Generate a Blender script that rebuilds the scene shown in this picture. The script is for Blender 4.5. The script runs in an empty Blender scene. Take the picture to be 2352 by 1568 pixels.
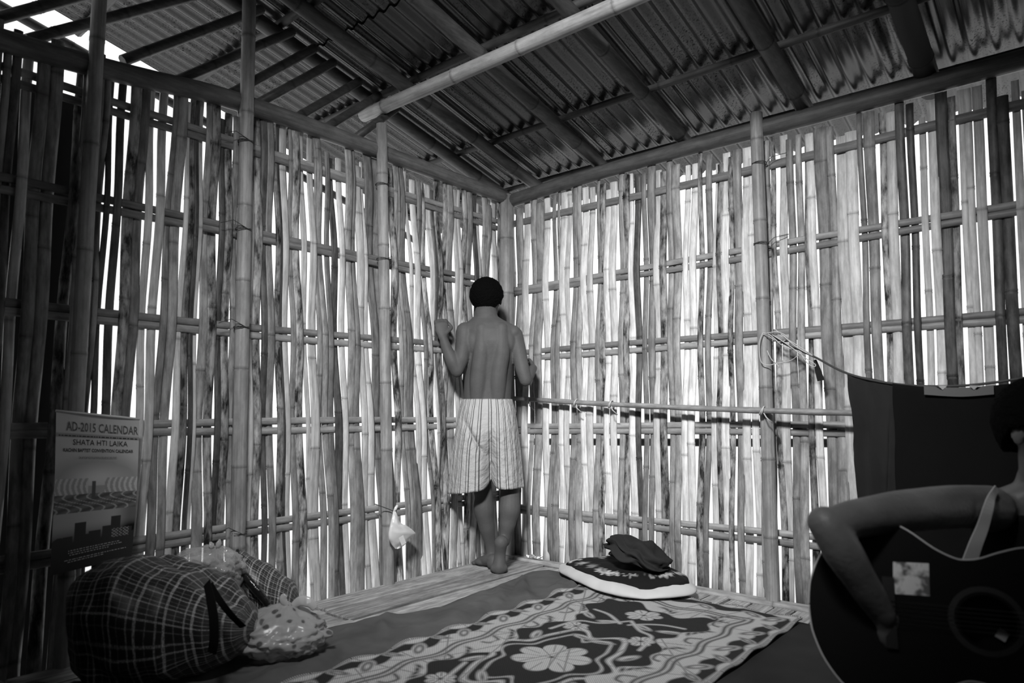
import bpy, bmesh, math, random
import numpy as np
from mathutils import Vector, Matrix, noise
from mathutils.geometry import tessellate_polygon
random.seed(7)
S = bpy.context.scene
COL = S.collection

# ------------------------------------------------------------------ camera
F, CX, CY, PITCH, HD, CAMH = 1610.0, 1176.0, 823.0, math.radians(4.2), math.radians(39.9), 0.85
HV = Vector((-math.sin(HD), math.cos(HD), 0)); RV = Vector((math.cos(HD), math.sin(HD), 0)); UP = Vector((0, 0, 1))
FW = HV * math.cos(PITCH) + UP * math.sin(PITCH); UV = UP * math.cos(PITCH) - HV * math.sin(PITCH)
CP = Vector((0, 0, CAMH))
cam = bpy.data.cameras.new('camera'); camo = bpy.data.objects.new('camera', cam); COL.objects.link(camo)
camo.matrix_world = Matrix(((RV.x, UV.x, -FW.x, CP.x), (RV.y, UV.y, -FW.y, CP.y), (RV.z, UV.z, -FW.z, CP.z), (0, 0, 0, 1)))
cam.sensor_width = 36; cam.lens = 36 * F / 2352; cam.shift_y = (CY - 784) / 2352; cam.clip_start = 0.02
cam.dof.use_dof = True; cam.dof.focus_distance = 3.55; cam.dof.aperture_fstop = 2.6
S.camera = camo
# ------------------------------------------------------------------ light: overcast white sky, daylight falling in through the open part of the roof behind the camera
w = bpy.data.worlds.new('overcast_sky'); S.world = w; w.use_nodes = True
w.node_tree.nodes['Background'].inputs[0].default_value = (1, 1, 1, 1)
w.node_tree.nodes['Background'].inputs[1].default_value = 1.35
def area(name, loc, target, size, power, spread):
    l = bpy.data.lights.new(name, 'AREA'); l.shape = 'RECTANGLE'; l.size, l.size_y = size; l.energy = power; l.spread = math.radians(spread)
    o = bpy.data.objects.new(name, l); COL.objects.link(o); o.location = loc
    o.rotation_euler = (Vector(target) - Vector(loc)).to_track_quat('-Z', 'Y').to_euler(); return o
area('daylight_through_roof_opening', (-0.5, 0.0, 2.75), (-1.97, 2.97, 0.75), (0.45, 0.3), 36, 68)
vs = S.view_settings; vs.view_transform = 'Standard'; vs.look = 'None'; vs.exposure = 0; vs.gamma = 1; vs.use_curve_mapping = False

# ------------------------------------------------------------------ measuring helpers
XL, YW = -2.763, 3.26
def ray(x, y): return FW + RV * ((x - CX) / F) + UV * ((CY - y) / F)
def W(x, y, depth):
    v = ray(x, y); return CP + v * (depth / v.dot(HV))
def onL(x, y, o=0.0): v = ray(x, y); return CP + v * ((XL + o) / v.x)
def onR(x, y, o=0.0): v = ray(x, y); return CP + v * ((YW - o) / v.y)
def onF(x, y, z=0.0): v = ray(x, y); return CP + v * ((z - CAMH) / v.z)

# ------------------------------------------------------------------ materials
def nmat(name):
    m = bpy.data.materials.new(name); m.use_nodes = True; nt = m.node_tree
    return m, nt, nt.nodes['Principled BSDF']
def N(nt, t, **k):
    n = nt.nodes.new(t)
    for a, b in k.items(): setattr(n, a, b)
    return n
def g(v): return (v, v, v, 1)
def plain(name, v, rough=0.7, metal=0.0, nscale=0, namp=0.3, bump=0.0, bscale=40, spec=0.3, stretch=(1, 1, 1)):
    m, nt, b = nmat(name)
    b.inputs['Base Color'].default_value = g(v); b.inputs['Roughness'].default_value = rough; b.inputs['Metallic'].default_value = metal
    b.inputs['Specular IOR Level'].default_value = spec
    if nscale or bump:
        tc = N(nt, 'ShaderNodeTexCoord'); mp = N(nt, 'ShaderNodeMapping'); mp.inputs['Scale'].default_value = stretch
        nt.links.new(tc.outputs['Object'], mp.inputs['Vector'])
    if nscale:
        nz = N(nt, 'ShaderNodeTexNoise'); nz.inputs['Scale'].default_value = nscale; nz.inputs['Detail'].default_value = 6
        nt.links.new(mp.outputs[0], nz.inputs['Vector'])
        r = N(nt, 'ShaderNodeValToRGB'); r.color_ramp.elements[0].position = .3; r.color_ramp.elements[1].position = .7
        r.color_ramp.elements[0].color = g(v * (1 - namp)); r.color_ramp.elements[1].color = g(min(1, v * (1 + namp)))
        nt.links.new(nz.outputs['Fac'], r.inputs[0]); nt.links.new(r.outputs[0], b.inputs['Base Color'])
    if bump:
        n2 = N(nt, 'ShaderNodeTexNoise'); n2.inputs['Scale'].default_value = bscale; n2.inputs['Detail'].default_value = 4
        nt.links.new(mp.outputs[0], n2.inputs['Vector'])
        bp = N(nt, 'ShaderNodeBump'); bp.inputs['Strength'].default_value = bump; bp.inputs['Distance'].default_value = .01
        nt.links.new(n2.outputs['Fac'], bp.inputs['Height']); nt.links.new(bp.outputs[0], b.inputs['Normal'])
    return m
def bamboo(name, tone, mott=0.35, axis=2, rough=0.5, var=0.35, streak=.8):
    """split bamboo: streaks along the grain, blotches, darker node rings (vertex attribute 'node'), per-piece tone"""
    m, nt, b = nmat(name); L = nt.links.new
    tc = N(nt, 'ShaderNodeTexCoord'); oi = N(nt, 'ShaderNodeObjectInfo')
    off = N(nt, 'ShaderNodeVectorMath', operation='SCALE'); off.inputs[0].default_value = (13.1, 7.7, 5.3); L(oi.outputs['Random'], off.inputs['Scale'])
    ad = N(nt, 'ShaderNodeVectorMath', operation='ADD'); L(tc.outputs['Object'], ad.inputs[0]); L(off.outputs[0], ad.inputs[1])
    sc = [120, 120, 120]; sc[axis] = 2.2
    mp = N(nt, 'ShaderNodeMapping'); mp.inputs['Scale'].default_value = sc; L(ad.outputs[0], mp.inputs['Vector'])
    n1 = N(nt, 'ShaderNodeTexNoise'); n1.inputs['Scale'].default_value = 1; n1.inputs['Detail'].default_value = 3; L(mp.outputs[0], n1.inputs['Vector'])
    sc2 = [30, 30, 30]; sc2[axis] = 9
    mp2 = N(nt, 'ShaderNodeMapping'); mp2.inputs['Scale'].default_value = sc2; L(ad.outputs[0], mp2.inputs['Vector'])
    n2 = N(nt, 'ShaderNodeTexNoise'); n2.inputs['Scale'].default_value = 1; n2.inputs['Detail'].default_value = 5; n2.inputs['Roughness'].default_value = .65; L(mp2.outputs[0], n2.inputs['Vector'])
    m1 = N(nt, 'ShaderNodeMapRange'); m1.inputs['From Min'].default_value = .35; m1.inputs['From Max'].default_value = .65; m1.inputs['To Min'].default_value = streak; m1.inputs['To Max'].default_value = 1.12; L(n1.outputs['Fac'], m1.inputs[0])
    m2 = N(nt, 'ShaderNodeMapRange'); m2.inputs['From Min'].default_value = .38; m2.inputs['From Max'].default_value = .62; m2.inputs['To Min'].default_value = 1 - mott; m2.inputs['To Max'].default_value = 1 + mott * .35; L(n2.outputs['Fac'], m2.inputs[0])
    m3 = N(nt, 'ShaderNodeMapRange'); m3.inputs['To Min'].default_value = 1 - var; m3.inputs['To Max'].default_value = 1 + var * .8; L(oi.outputs['Random'], m3.inputs[0])
    at = N(nt, 'ShaderNodeAttribute'); at.attribute_name = 'node'
    m4 = N(nt, 'ShaderNodeMapRange'); m4.inputs['To Min'].default_value = 1; m4.inputs['To Max'].default_value = .5; L(at.outputs['Fac'], m4.inputs[0])
    cur = None
    for q in (m1, m2, m3, m4):
        if cur is None: cur = q.outputs[0]
        else:
            mu = N(nt, 'ShaderNodeMath', operation='MULTIPLY'); L(cur, mu.inputs[0]); L(q.outputs[0], mu.inputs[1]); cur = mu.outputs[0]
    mu = N(nt, 'ShaderNodeMath', operation='MULTIPLY'); L(cur, mu.inputs[0]); mu.inputs[1].default_value = tone
    cc = N(nt, 'ShaderNodeCombineColor')
    for i in range(3): L(mu.outputs[0], cc.inputs[i])
    L(cc.outputs[0], b.inputs['Base Color']); b.inputs['Roughness'].default_value = rough; b.inputs['Specular IOR Level'].default_value = .35
    bp = N(nt, 'ShaderNodeBump'); bp.inputs['Strength'].default_value = .25; bp.inputs['Distance'].default_value = .003; L(n1.outputs['Fac'], bp.inputs['Height']); L(bp.outputs[0], b.inputs['Normal'])
    return m
def attr_mat(name, rough=.9, sharp=None, lo=.02, hi=.5, weave=0):
    """colour read from the vertex attribute 'ink'; with sharp it is thresholded into crisp woven shapes"""
    m, nt, b = nmat(name); L = nt.links.new
    at = N(nt, 'ShaderNodeAttribute'); at.attribute_name = 'ink'; src = at.outputs['Fac']
    mr = N(nt, 'ShaderNodeMapRange'); a, c = sharp if sharp else (0, 1)
    mr.inputs['From Min'].default_value = a; mr.inputs['From Max'].default_value = c; mr.inputs['To Min'].default_value = lo; mr.inputs['To Max'].default_value = hi
    L(src, mr.inputs[0]); out = mr.outputs[0]
    if weave:
        tc = N(nt, 'ShaderNodeTexCoord'); wv = N(nt, 'ShaderNodeTexWave'); wv.inputs['Scale'].default_value = weave; wv.bands_direction = 'DIAGONAL'; L(tc.outputs['Object'], wv.inputs['Vector'])
        m2 = N(nt, 'ShaderNodeMapRange'); m2.inputs['To Min'].default_value = .72; m2.inputs['To Max'].default_value = 1.1; L(wv.outputs['Fac'], m2.inputs[0])
        mu = N(nt, 'ShaderNodeMath', operation='MULTIPLY'); L(out, mu.inputs[0]); L(m2.outputs[0], mu.inputs[1]); out = mu.outputs[0]
        bp = N(nt, 'ShaderNodeBump'); bp.inputs['Strength'].default_value = .5; bp.inputs['Distance'].default_value = .003; L(wv.outputs['Fac'], bp.inputs['Height']); L(bp.outputs[0], b.inputs['Normal'])
    cc = N(nt, 'ShaderNodeCombineColor')
    for i in range(3): L(out, cc.inputs[i])
    L(cc.outputs[0], b.inputs['Base Color']); b.inputs['Roughness'].default_value = rough; b.inputs['Specular IOR Level'].default_value = .2
    return m
def film(name, v, alpha, rough=.15):
    """thin plastic film"""
    m, nt, b = nmat(name); L = nt.links.new
    b.inputs['Base Color'].default_value = g(v); b.inputs['Roughness'].default_value = rough; b.inputs['Specular IOR Level'].default_value = .8
    lw = N(nt, 'ShaderNodeLayerWeight'); lw.inputs['Blend'].default_value = .45
    mr = N(nt, 'ShaderNodeMapRange'); mr.inputs['To Min'].default_value = alpha; mr.inputs['To Max'].default_value = min(1, alpha + .4); L(lw.outputs['Facing'], mr.inputs[0])
    L(mr.outputs[0], b.inputs['Alpha'])
    return m
M = {}
M['A'] = bamboo('pale_split_bamboo', .62, .22, var=.2)
M['B'] = bamboo('weathered_split_bamboo', .29, .4)
M['D'] = bamboo('dark_stained_split_bamboo', .10, .55)
M['S'] = bamboo('spotted_split_bamboo', .30, .95)
M['post'] = bamboo('bamboo_post', .30, .25, var=.1)
M['railY'] = bamboo('split_rail_along_left_wall', .27, .3, axis=1)
M['railX'] = bamboo('split_rail_along_right_wall', .27, .3, axis=0)
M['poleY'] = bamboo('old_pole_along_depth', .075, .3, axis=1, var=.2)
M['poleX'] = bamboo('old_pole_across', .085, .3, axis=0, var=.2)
M['palepole'] = bamboo('pale_long_pole', .32, .25, axis=0, var=.05)
M['floor'] = bamboo('flattened_bamboo_floor', .40, .35, axis=1, rough=.55, var=.25, streak=.55)
M['floorX'] = bamboo('flattened_bamboo_edging', .36, .3, axis=0, rough=.55, var=.1)
M['darkwood'] = plain('dark_wood', .035, .8)
M['skin'] = plain('skin', .08, .62, nscale=14, namp=.12, bump=.1, bscale=120, spec=.2)
M['skin2'] = plain('skin_of_guitar_player', .10, .5, nscale=9, namp=.25, bump=.15, bscale=80, spec=.3)
M['hair'] = plain('black_hair', .003, .85, bump=.8, bscale=160, spec=.04)
M['eye'] = plain('eye', .3, .3); M['iris'] = plain('iris', .01, .2)
M['black'] = plain('black_cloth', .006, .95, spec=.1)
M['darkcloth'] = plain('charcoal_cloth', .022, .95, spec=.1, nscale=5, namp=.2)
M['blanket'] = plain('dark_grey_blanket', .092, .95, spec=.1, nscale=6, namp=.25, bump=.3, bscale=500)
M['greycloth'] = plain('grey_cloth_inset', .12, .95, spec=.1)
M['white'] = plain('white_cloth', .5, .9, nscale=8, namp=.08, spec=.1)
M['rope'] = plain('pale_twine', .45, .8)
M['string'] = plain('dark_wire', .05, .5)
M['foil'] = plain('foil', .7, .25, metal=.8, bump=.5, bscale=60)

# ------------------------------------------------------------------ object helpers
def link(name, mesh, mat=None, parent=None):
    o = bpy.data.objects.new(name, mesh); COL.objects.link(o)
    if mat: mesh.materials.append(M[mat] if isinstance(mat, str) else mat)
    if parent: o.parent = parent
    return o
def pyd(verts, faces, smooth=True):
    me = bpy.data.meshes.new('m'); me.from_pydata([tuple(v) for v in verts], [], faces)
    if smooth: me.polygons.foreach_set('use_smooth', [True] * len(me.polygons))
    me.update(); return me
def bm_mesh(bm, smooth=True):
    me = bpy.data.meshes.new('m'); bm.normal_update(); bm.to_mesh(me); bm.free()
    if smooth: me.polygons.foreach_set('use_smooth', [True] * len(me.polygons))
    return me
def empty(name, loc=(0, 0, 0)):
    o = bpy.data.objects.new(name, None); COL.objects.link(o); o.location = loc; o.empty_display_size = .1; return o
def tag(o, label=None, cat=None, group=None, kind=None):
    for k, v in (('label', label), ('category', cat), ('group', group), ('kind', kind)):
        if v: o[k] = v
    return o
def rebase(o, p):
    """put the object's origin at p (mesh data are in world space)"""
    o.data.transform(Matrix.Translation(-Vector(p))); o.location = p
    return o
def frames(pts):
    pts = [Vector(p) for p in pts]; out = []; prev = None
    for i, p in enumerate(pts):
        t = (pts[min(i + 1, len(pts) - 1)] - pts[max(i - 1, 0)]).normalized()
        if prev is None:
            a = Vector((0, 0, 1)) if abs(t.z) < .9 else Vector((0, 1, 0)); n = (a - t * a.dot(t)).normalized()
        else: n = (prev - t * prev.dot(t)).normalized()
        prev = n; out.append((p, t, n, t.cross(n)))
    return out
def tube(pts, r, seg=8, flat=1.0, nodes=None, cap=True):
    """closed tube mesh along pts; r scalar or list; flat squashes the second axis"""
    fr = frames(pts); rs = r if isinstance(r, (list, tuple)) else [r] * len(fr); V = []; Fc = []
    for (p, t, n, b), rr in zip(fr, rs):
        for k in range(seg):
            a = 2 * math.pi * k / seg; V.append(p + n * (math.cos(a) * rr) + b * (math.sin(a) * rr * flat))
    for i in range(len(fr) - 1):
        for k in range(seg):
            a, b = i * seg + k, i * seg + (k + 1) % seg; Fc.append((a, b, b + seg, a + seg))
    if cap:
        Fc.append(tuple(range(seg - 1, -1, -1))); Fc.append(tuple((len(fr) - 1) * seg + k for k in range(seg)))
    me = pyd(V, Fc)
    if cap:
        me.polygons[len(me.polygons) - 1].use_smooth = False; me.polygons[len(me.polygons) - 2].use_smooth = False
    if nodes is not None:
        at = me.attributes.new('node', 'FLOAT', 'POINT'); at.data.foreach_set('value', [v for v in nodes for _ in range(seg)])
    return me
def culm(a, b, r0, r1=None, gap=.32, seg=10, bow=0.0, phase=None):
    """round bamboo pole with swollen node rings"""
    a, b = Vector(a), Vector(b); r1 = r1 or r0; Ln = (b - a).length; ts = [0.0]; nd = [0]; sw = [1.0]
    s = (phase if phase is not None else random.uniform(.05, gap))
    while s < Ln - .03:
        for d, q, ww in ((-.012, 0, 1.0), (-.004, .5, 1.07), (0, 1, 1.0), (.004, .5, 1.06), (.014, 0, 1.0)):
            ts.append((s + d) / Ln); nd.append(q); sw.append(ww)
        s += gap * random.uniform(.85, 1.15)
    ts.append(1.0); nd.append(0); sw.append(1.0)
    side = (b - a).cross(UP); side = side.normalized() if side.length > 1e-4 else Vector((1, 0, 0))
    pts = [a.lerp(b, t) + side * (bow * math.sin(math.pi * t)) for t in ts]
    return tube(pts, [(r0 + (r1 - r0) * t) * q for t, q in zip(ts, sw)], seg, nodes=nd)
def catmull(P, n=8):
    P = [Vector(p) for p in P]; out = []
    for i in range(len(P) - 1):
        p0, p1, p2, p3 = P[max(i - 1, 0)], P[i], P[i + 1], P[min(i + 2, len(P) - 1)]
        for k in range(n):
            t = k / n; out.append(.5 * ((2 * p1) + (p2 - p0) * t + (2 * p0 - 5 * p1 + 4 * p2 - p3) * t * t + (3 * p1 - p0 - 3 * p2 + p3) * t ** 3))
    out.append(P[-1]); return out
def ribbon(pts, normals, width, thick=.004):
    """flat band along pts"""
    pts = [Vector(p) for p in pts]; V = []; Fc = []
    for i, p in enumerate(pts):
        t = (pts[min(i + 1, len(pts) - 1)] - pts[max(i - 1, 0)]).normalized(); n = Vector(normals[i] if isinstance(normals, list) else normals).normalized(); s = t.cross(n).normalized()
        wd = width[i] if isinstance(width, list) else width
        for a, c in ((-1, 0), (1, 0), (1, 1), (-1, 1)): V.append(p + s * (a * wd / 2) - n * (c * thick))
    for i in range(len(pts) - 1):
        for k in range(4):
            a, b = i * 4 + k, i * 4 + (k + 1) % 4; Fc.append((a, b, b + 4, a + 4))
    Fc += [(3, 2, 1, 0), tuple(len(V) - 4 + k for k in range(4))]
    return pyd(V, Fc, False)
def box(lo, hi, bev=0.0):
    bm = bmesh.new(); bmesh.ops.create_cube(bm, size=1)
    lo, hi = Vector(lo), Vector(hi); d = hi - lo; c = (hi + lo) / 2
    for v in bm.verts: v.co = Vector((v.co.x * d.x + c.x, v.co.y * d.y + c.y, v.co.z * d.z + c.z))
    if bev: bmesh.ops.bevel(bm, geom=bm.edges[:], offset=bev, segments=1, affect='EDGES')
    return bm_mesh(bm, False)
def gridmesh(nx, ny, fn):
    V = [fn(i / (nx - 1), j / (ny - 1)) for j in range(ny) for i in range(nx)]
    Fc = [(j * nx + i, j * nx + i + 1, (j + 1) * nx + i + 1, (j + 1) * nx + i) for j in range(ny - 1) for i in range(nx - 1)]
    return pyd(V, Fc)
def fast_grid(P, ink):
    """P (ny,nx,3) numpy positions, ink (ny,nx)"""
    ny, nx = ink.shape; me = bpy.data.meshes.new('m'); me.vertices.add(nx * ny); me.vertices.foreach_set('co', P.reshape(-1).astype('f4'))
    ii = np.arange(ny * nx).reshape(ny, nx); q = np.stack([ii[:-1, :-1], ii[:-1, 1:], ii[1:, 1:], ii[1:, :-1]], -1).reshape(-1, 4)
    n = len(q); me.loops.add(n * 4); me.loops.foreach_set('vertex_index', q.reshape(-1).astype('i4')); me.polygons.add(n)
    me.polygons.foreach_set('loop_start', np.arange(0, n * 4, 4, dtype='i4')); me.polygons.foreach_set('use_smooth', np.ones(n, dtype=bool)); me.update(calc_edges=True)
    at = me.attributes.new('ink', 'FLOAT', 'POINT'); at.data.foreach_set('value', ink.reshape(-1).astype('f4')); me.validate(); return me
def fbm(p, o=4):
    return noise.fractal(Vector(p), 1.0, 2.0, o)
def modify(o, *mods):
    """apply modifiers to the mesh for good"""
    for t, kw in mods:
        m = o.modifiers.new(t, t)
        for k, v in kw.items(): setattr(m, k, v)
    dg = bpy.context.evaluated_depsgraph_get(); me = bpy.data.meshes.new_from_object(o.evaluated_get(dg)); o.modifiers.clear(); o.data = me; return o

# ------------------------------------------------------------------ the setting: ground outside
gr = link('ground', gridmesh(2, 2, lambda u, v: (-40 + 80 * u, -40 + 80 * v, -.62)), plain('pale_dry_ground', .75, .95)); tag(gr, 'pale dry ground outside, seen through the gaps of the bamboo walls', 'ground', kind='structure')

# ------------------------------------------------------------------ woven bamboo walls
RL = [1.975, 1.60, 1.19, .78, .348]; RR = [2.0, 1.592, 1.19, .757, .27]
wall = {'L': empty('wall_left'), 'R': empty('wall_right')}
tag(wall['L'], 'left wall of woven vertical bamboo strips with daylight in the gaps', 'wall', kind='structure')
tag(wall['R'], 'right wall of woven vertical bamboo strips with daylight in the gaps', 'wall', kind='structure')
def wp(wl, u, z, n): return Vector((XL + n, u, z)) if wl == 'L' else Vector((u, YW - n, z))
def strip(wl, xu, yu, xl, yl, kind, ztop=None, zbot=-.16):
    f = onL if wl == 'L' else onR; ax = 1 if wl == 'L' else 0; rails = RL if wl == 'L' else RR
    e = []; wx = random.uniform(.2, 1.7); xu = (xu[0] - wx, xu[1] + wx); wy = random.uniform(.2, 1.7); xl = (xl[0] - wy, xl[1] + wy)
    for k in (0, 1):
        p, q = f(xu[k], yu), f(xl[k], yl); e.append((p[ax], p.z, (q[ax] - p[ax]) / (q.z - p.z)))
    grp = 'A' if kind[0] in 'A' else 'B'; mat = {'A': 'A', 'B': 'B', 'a': 'A'}.get(kind[0], 'B')
    if len(kind) > 1: mat = {'d': 'D', 's': 'S', 'm': 'B', 'l': 'A'}[kind[1]]
    zt = ztop if ztop else random.choice((random.uniform(2.1, 2.145), random.uniform(2.11, 2.15), random.uniform(2.06, 2.11)))
    zs = sorted(set([zbot, zt] + [z for z in rails if z < zt] + [(rails[i] + rails[i + 1]) / 2 for i in range(4)] + [r + d for r in rails for d in (-.09, .09) if r + d < zt]))
    node = []; s = random.uniform(.0, .7)
    while s < zt - .05:
        node.append(s); s += random.uniform(.4, .75)
    zz = [(z, 0.0) for z in zs if all(abs(z - q) > .03 for q in node)]
    for q in node: zz += [(q - .012, 0), (q - .003, .6), (q, 1.0), (q + .004, .5), (q + .014, 0)]
    zz.sort(); amp = .0125 + random.uniform(-.002, .002); ph = random.uniform(0, 6.3); bow = random.uniform(-.004, .004); off = random.uniform(-.003, .003)
    sg = 1 if grp == 'A' else -1; bul = random.choice((.16, .16, .12, -.05)); V = []; nd = []
    rs = sorted(rails)
    def weave(z):
        # rails from the top: strips of group A pass in front of the 2nd and 4th
        pts = [(rs[0] - .4, sg)] + [(rs[i], sg * (-1 if i % 2 == 0 else 1)) for i in range(5)] + [(rs[4] + .4, sg * 1)]
        for (z0, a), (z1, b) in zip(pts, pts[1:]):
            if z <= z1 or z1 == pts[-1][0]:
                t = min(1, max(0, (z - z0) / (z1 - z0))); t = .5 - .5 * math.cos(math.pi * t); return (a + (b - a) * t) * amp
    for z, q in zz:
        ul, ur = (a + sl * (z - z0) for a, z0, sl in e)
        b2 = bow * math.sin(z * 1.7 + ph); ul += b2; ur += b2; wd = ur - ul; n = weave(z) + off; up = .0022 * (1 if .3 < q < .9 else 0)
        ul -= up * .6 * (1 if wd > 0 else -1); ur += up * .6 * (1 if wd > 0 else -1)
        aw = abs(wd); lift = aw * bul
        for t, h in ((0, .0), (.28, .8), (.72, .85), (1, .0)): V.append(wp(wl, ul + wd * t, z, n + h * lift + up + .003))
        V.append(wp(wl, ur, z, n - .003)); V.append(wp(wl, ul, z, n - .003)); nd += [q] * 6
    Fc = []; R6 = len(zz)
    for i in range(R6 - 1):
        for k in range(6):
            a, b = i * 6 + k, i * 6 + (k + 1) % 6; Fc.append((a, b, b + 6, a + 6) if wl == 'R' else (b, a, a + 6, b + 6))
    top = [(R6 - 1) * 6 + k for k in range(6)]; Fc += [tuple(top), tuple(range(5, -1, -1))]
    me = pyd(V, Fc, False)
    sm = [((i % 6) < 3 and i < (R6 - 1) * 6) for i in range(len(Fc))]; me.polygons.foreach_set('use_smooth', sm)
    at = me.attributes.new('node', 'FLOAT', 'POINT'); at.data.foreach_set('value', nd)
    o = link('bamboo_strip', me, mat, wall[wl]); rebase(o, V[0]); return o
# strips measured on the right wall: (left, right) at row 690 and at row 1100, kind (A passes in front of the 2nd and 4th rail, B of the others)
RS = [((1168, 1177), (1166, 1175), 'B'), ((1178, 1182), (1177, 1181), 'B'), ((1187, 1202), (1184, 1199), 'B'), ((1202.5, 1214.5), (1200, 1213), 'A'), ((1221, 1230), (1216, 1223), 'B'), ((1232, 1248), (1227, 1241), 'B'), ((1249, 1260), (1249, 1261), 'A'),
 ((1269, 1277), (1263, 1272), 'B'), ((1280, 1287), (1272, 1285), 'B'), ((1287, 1299.5), (1286, 1296), 'A'), ((1299.5, 1309.5), (1298, 1309), 'A'), ((1316, 1325), (1311, 1321.5), 'B'), ((1327.5, 1338.5), (1325, 1338.5), 'B'),
 ((1338.5, 1349.6), (1339.5, 1349.6), 'A'), ((1352, 1364), (1349.6, 1364), 'A'), ((1371, 1379), (1367.5, 1377), 'B'), ((1379, 1391), (1378, 1389.6), 'Bs'), ((1391, 1402), (1390.5, 1400.6), 'A'), ((1402, 1417), (1406, 1420), 'A'),
 ((1424.5, 1434.5), (1423, 1433), 'B'), ((1434.5, 1446.5), (1435.5, 1447), 'Bs'), ((1446.5, 1457), (1449, 1463), 'A'), ((1459, 1472), (1463, 1475), 'Ad'), ((1477, 1487), (1478, 1487), 'B'), ((1491, 1505), (1491.6, 1504), 'B'),
 ((1505, 1517), (1505, 1520), 'A'), ((1517, 1531.5), (1520.5, 1535), 'As'), ((1536, 1548), (1540, 1549.5), 'B'), ((1549, 1563), (1551, 1565), 'B'), ((1571, 1582), (1567, 1580), 'A'), ((1585.5, 1601), (1584, 1598), 'A'),
 ((1605, 1616), (1603, 1617), 'Bs'), ((1623, 1634), (1618, 1630), 'B'), ((1641, 1648), (1638, 1649), 'A'), ((1648, 1662), (1650, 1660), 'As'), ((1662, 1676), (1662, 1677), 'A'), ((1677, 1687), (1677, 1688), 'Bs'), ((1690, 1706), (1695, 1710), 'B'),
 ((1707, 1725), (1710.5, 1727.5), 'A'), ((1725, 1738), (1734, 1748), 'A'), ((1744, 1757), (1752, 1764), 'B'), ((1760, 1776), (1768, 1784), 'B'), ((1778, 1790), (1791, 1803), 'As'), ((1795, 1813), (1802, 1819), 'A'), ((1814, 1830), (1824.5, 1839), 'B'), ((1834, 1849), (1839, 1857.6), 'B'),
 ((1853, 1864), (1862, 1876), 'As'), ((1864, 1880), (1881.5, 1897), 'A'), ((1886.5, 1912), (1904, 1927), 'B'), ((1913, 1932), (1929, 1949), 'B'), ((1934, 1956), (1950, 1970), 'A'), ((1955, 1980), (1972, 1996), 'A'), ((1982, 1996), (1998, 2012), 'B'),
 ((2002, 2023), (2017, 2038), 'B'), ((2032, 2045.5), (2045, 2058), 'As'), ((2048, 2069), (2062, 2083), 'A'), ((2070, 2090.6), (2084, 2105), 'Bd'), ((2099, 2115), (2114, 2130), 'Bd'), ((2124, 2140), (2140, 2156), 'A'), ((2145, 2167), (2161, 2183), 'A'),
 ((2169, 2193.5), (2186, 2210), 'Bd'), ((2193.5, 2210.5), (2211, 2228), 'Bs'), ((2220, 2234), (2238, 2252), 'A'), ((2235, 2251), (2253, 2269), 'A'), ((2256, 2277), (2275, 2296), 'A'), ((2287, 2309), (2306, 2328), 'Bd'), ((2313, 2340), (2333, 2360), 'Bd'),
 ((2345, 2366), (2366, 2387), 'A'), ((2370, 2392), (2392, 2414), 'A'), ((2396, 2420), (2418, 2442), 'Bd'), ((2424, 2446), (2447, 2470), 'Bd'), ((2452, 2474), (2476, 2498), 'A'), ((2478, 2500), (2502, 2524), 'A'), ((2504, 2530), (2529, 2555), 'B')]
for a, b, k in RS: strip('R', a, 690, b, 1100, k)
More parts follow.
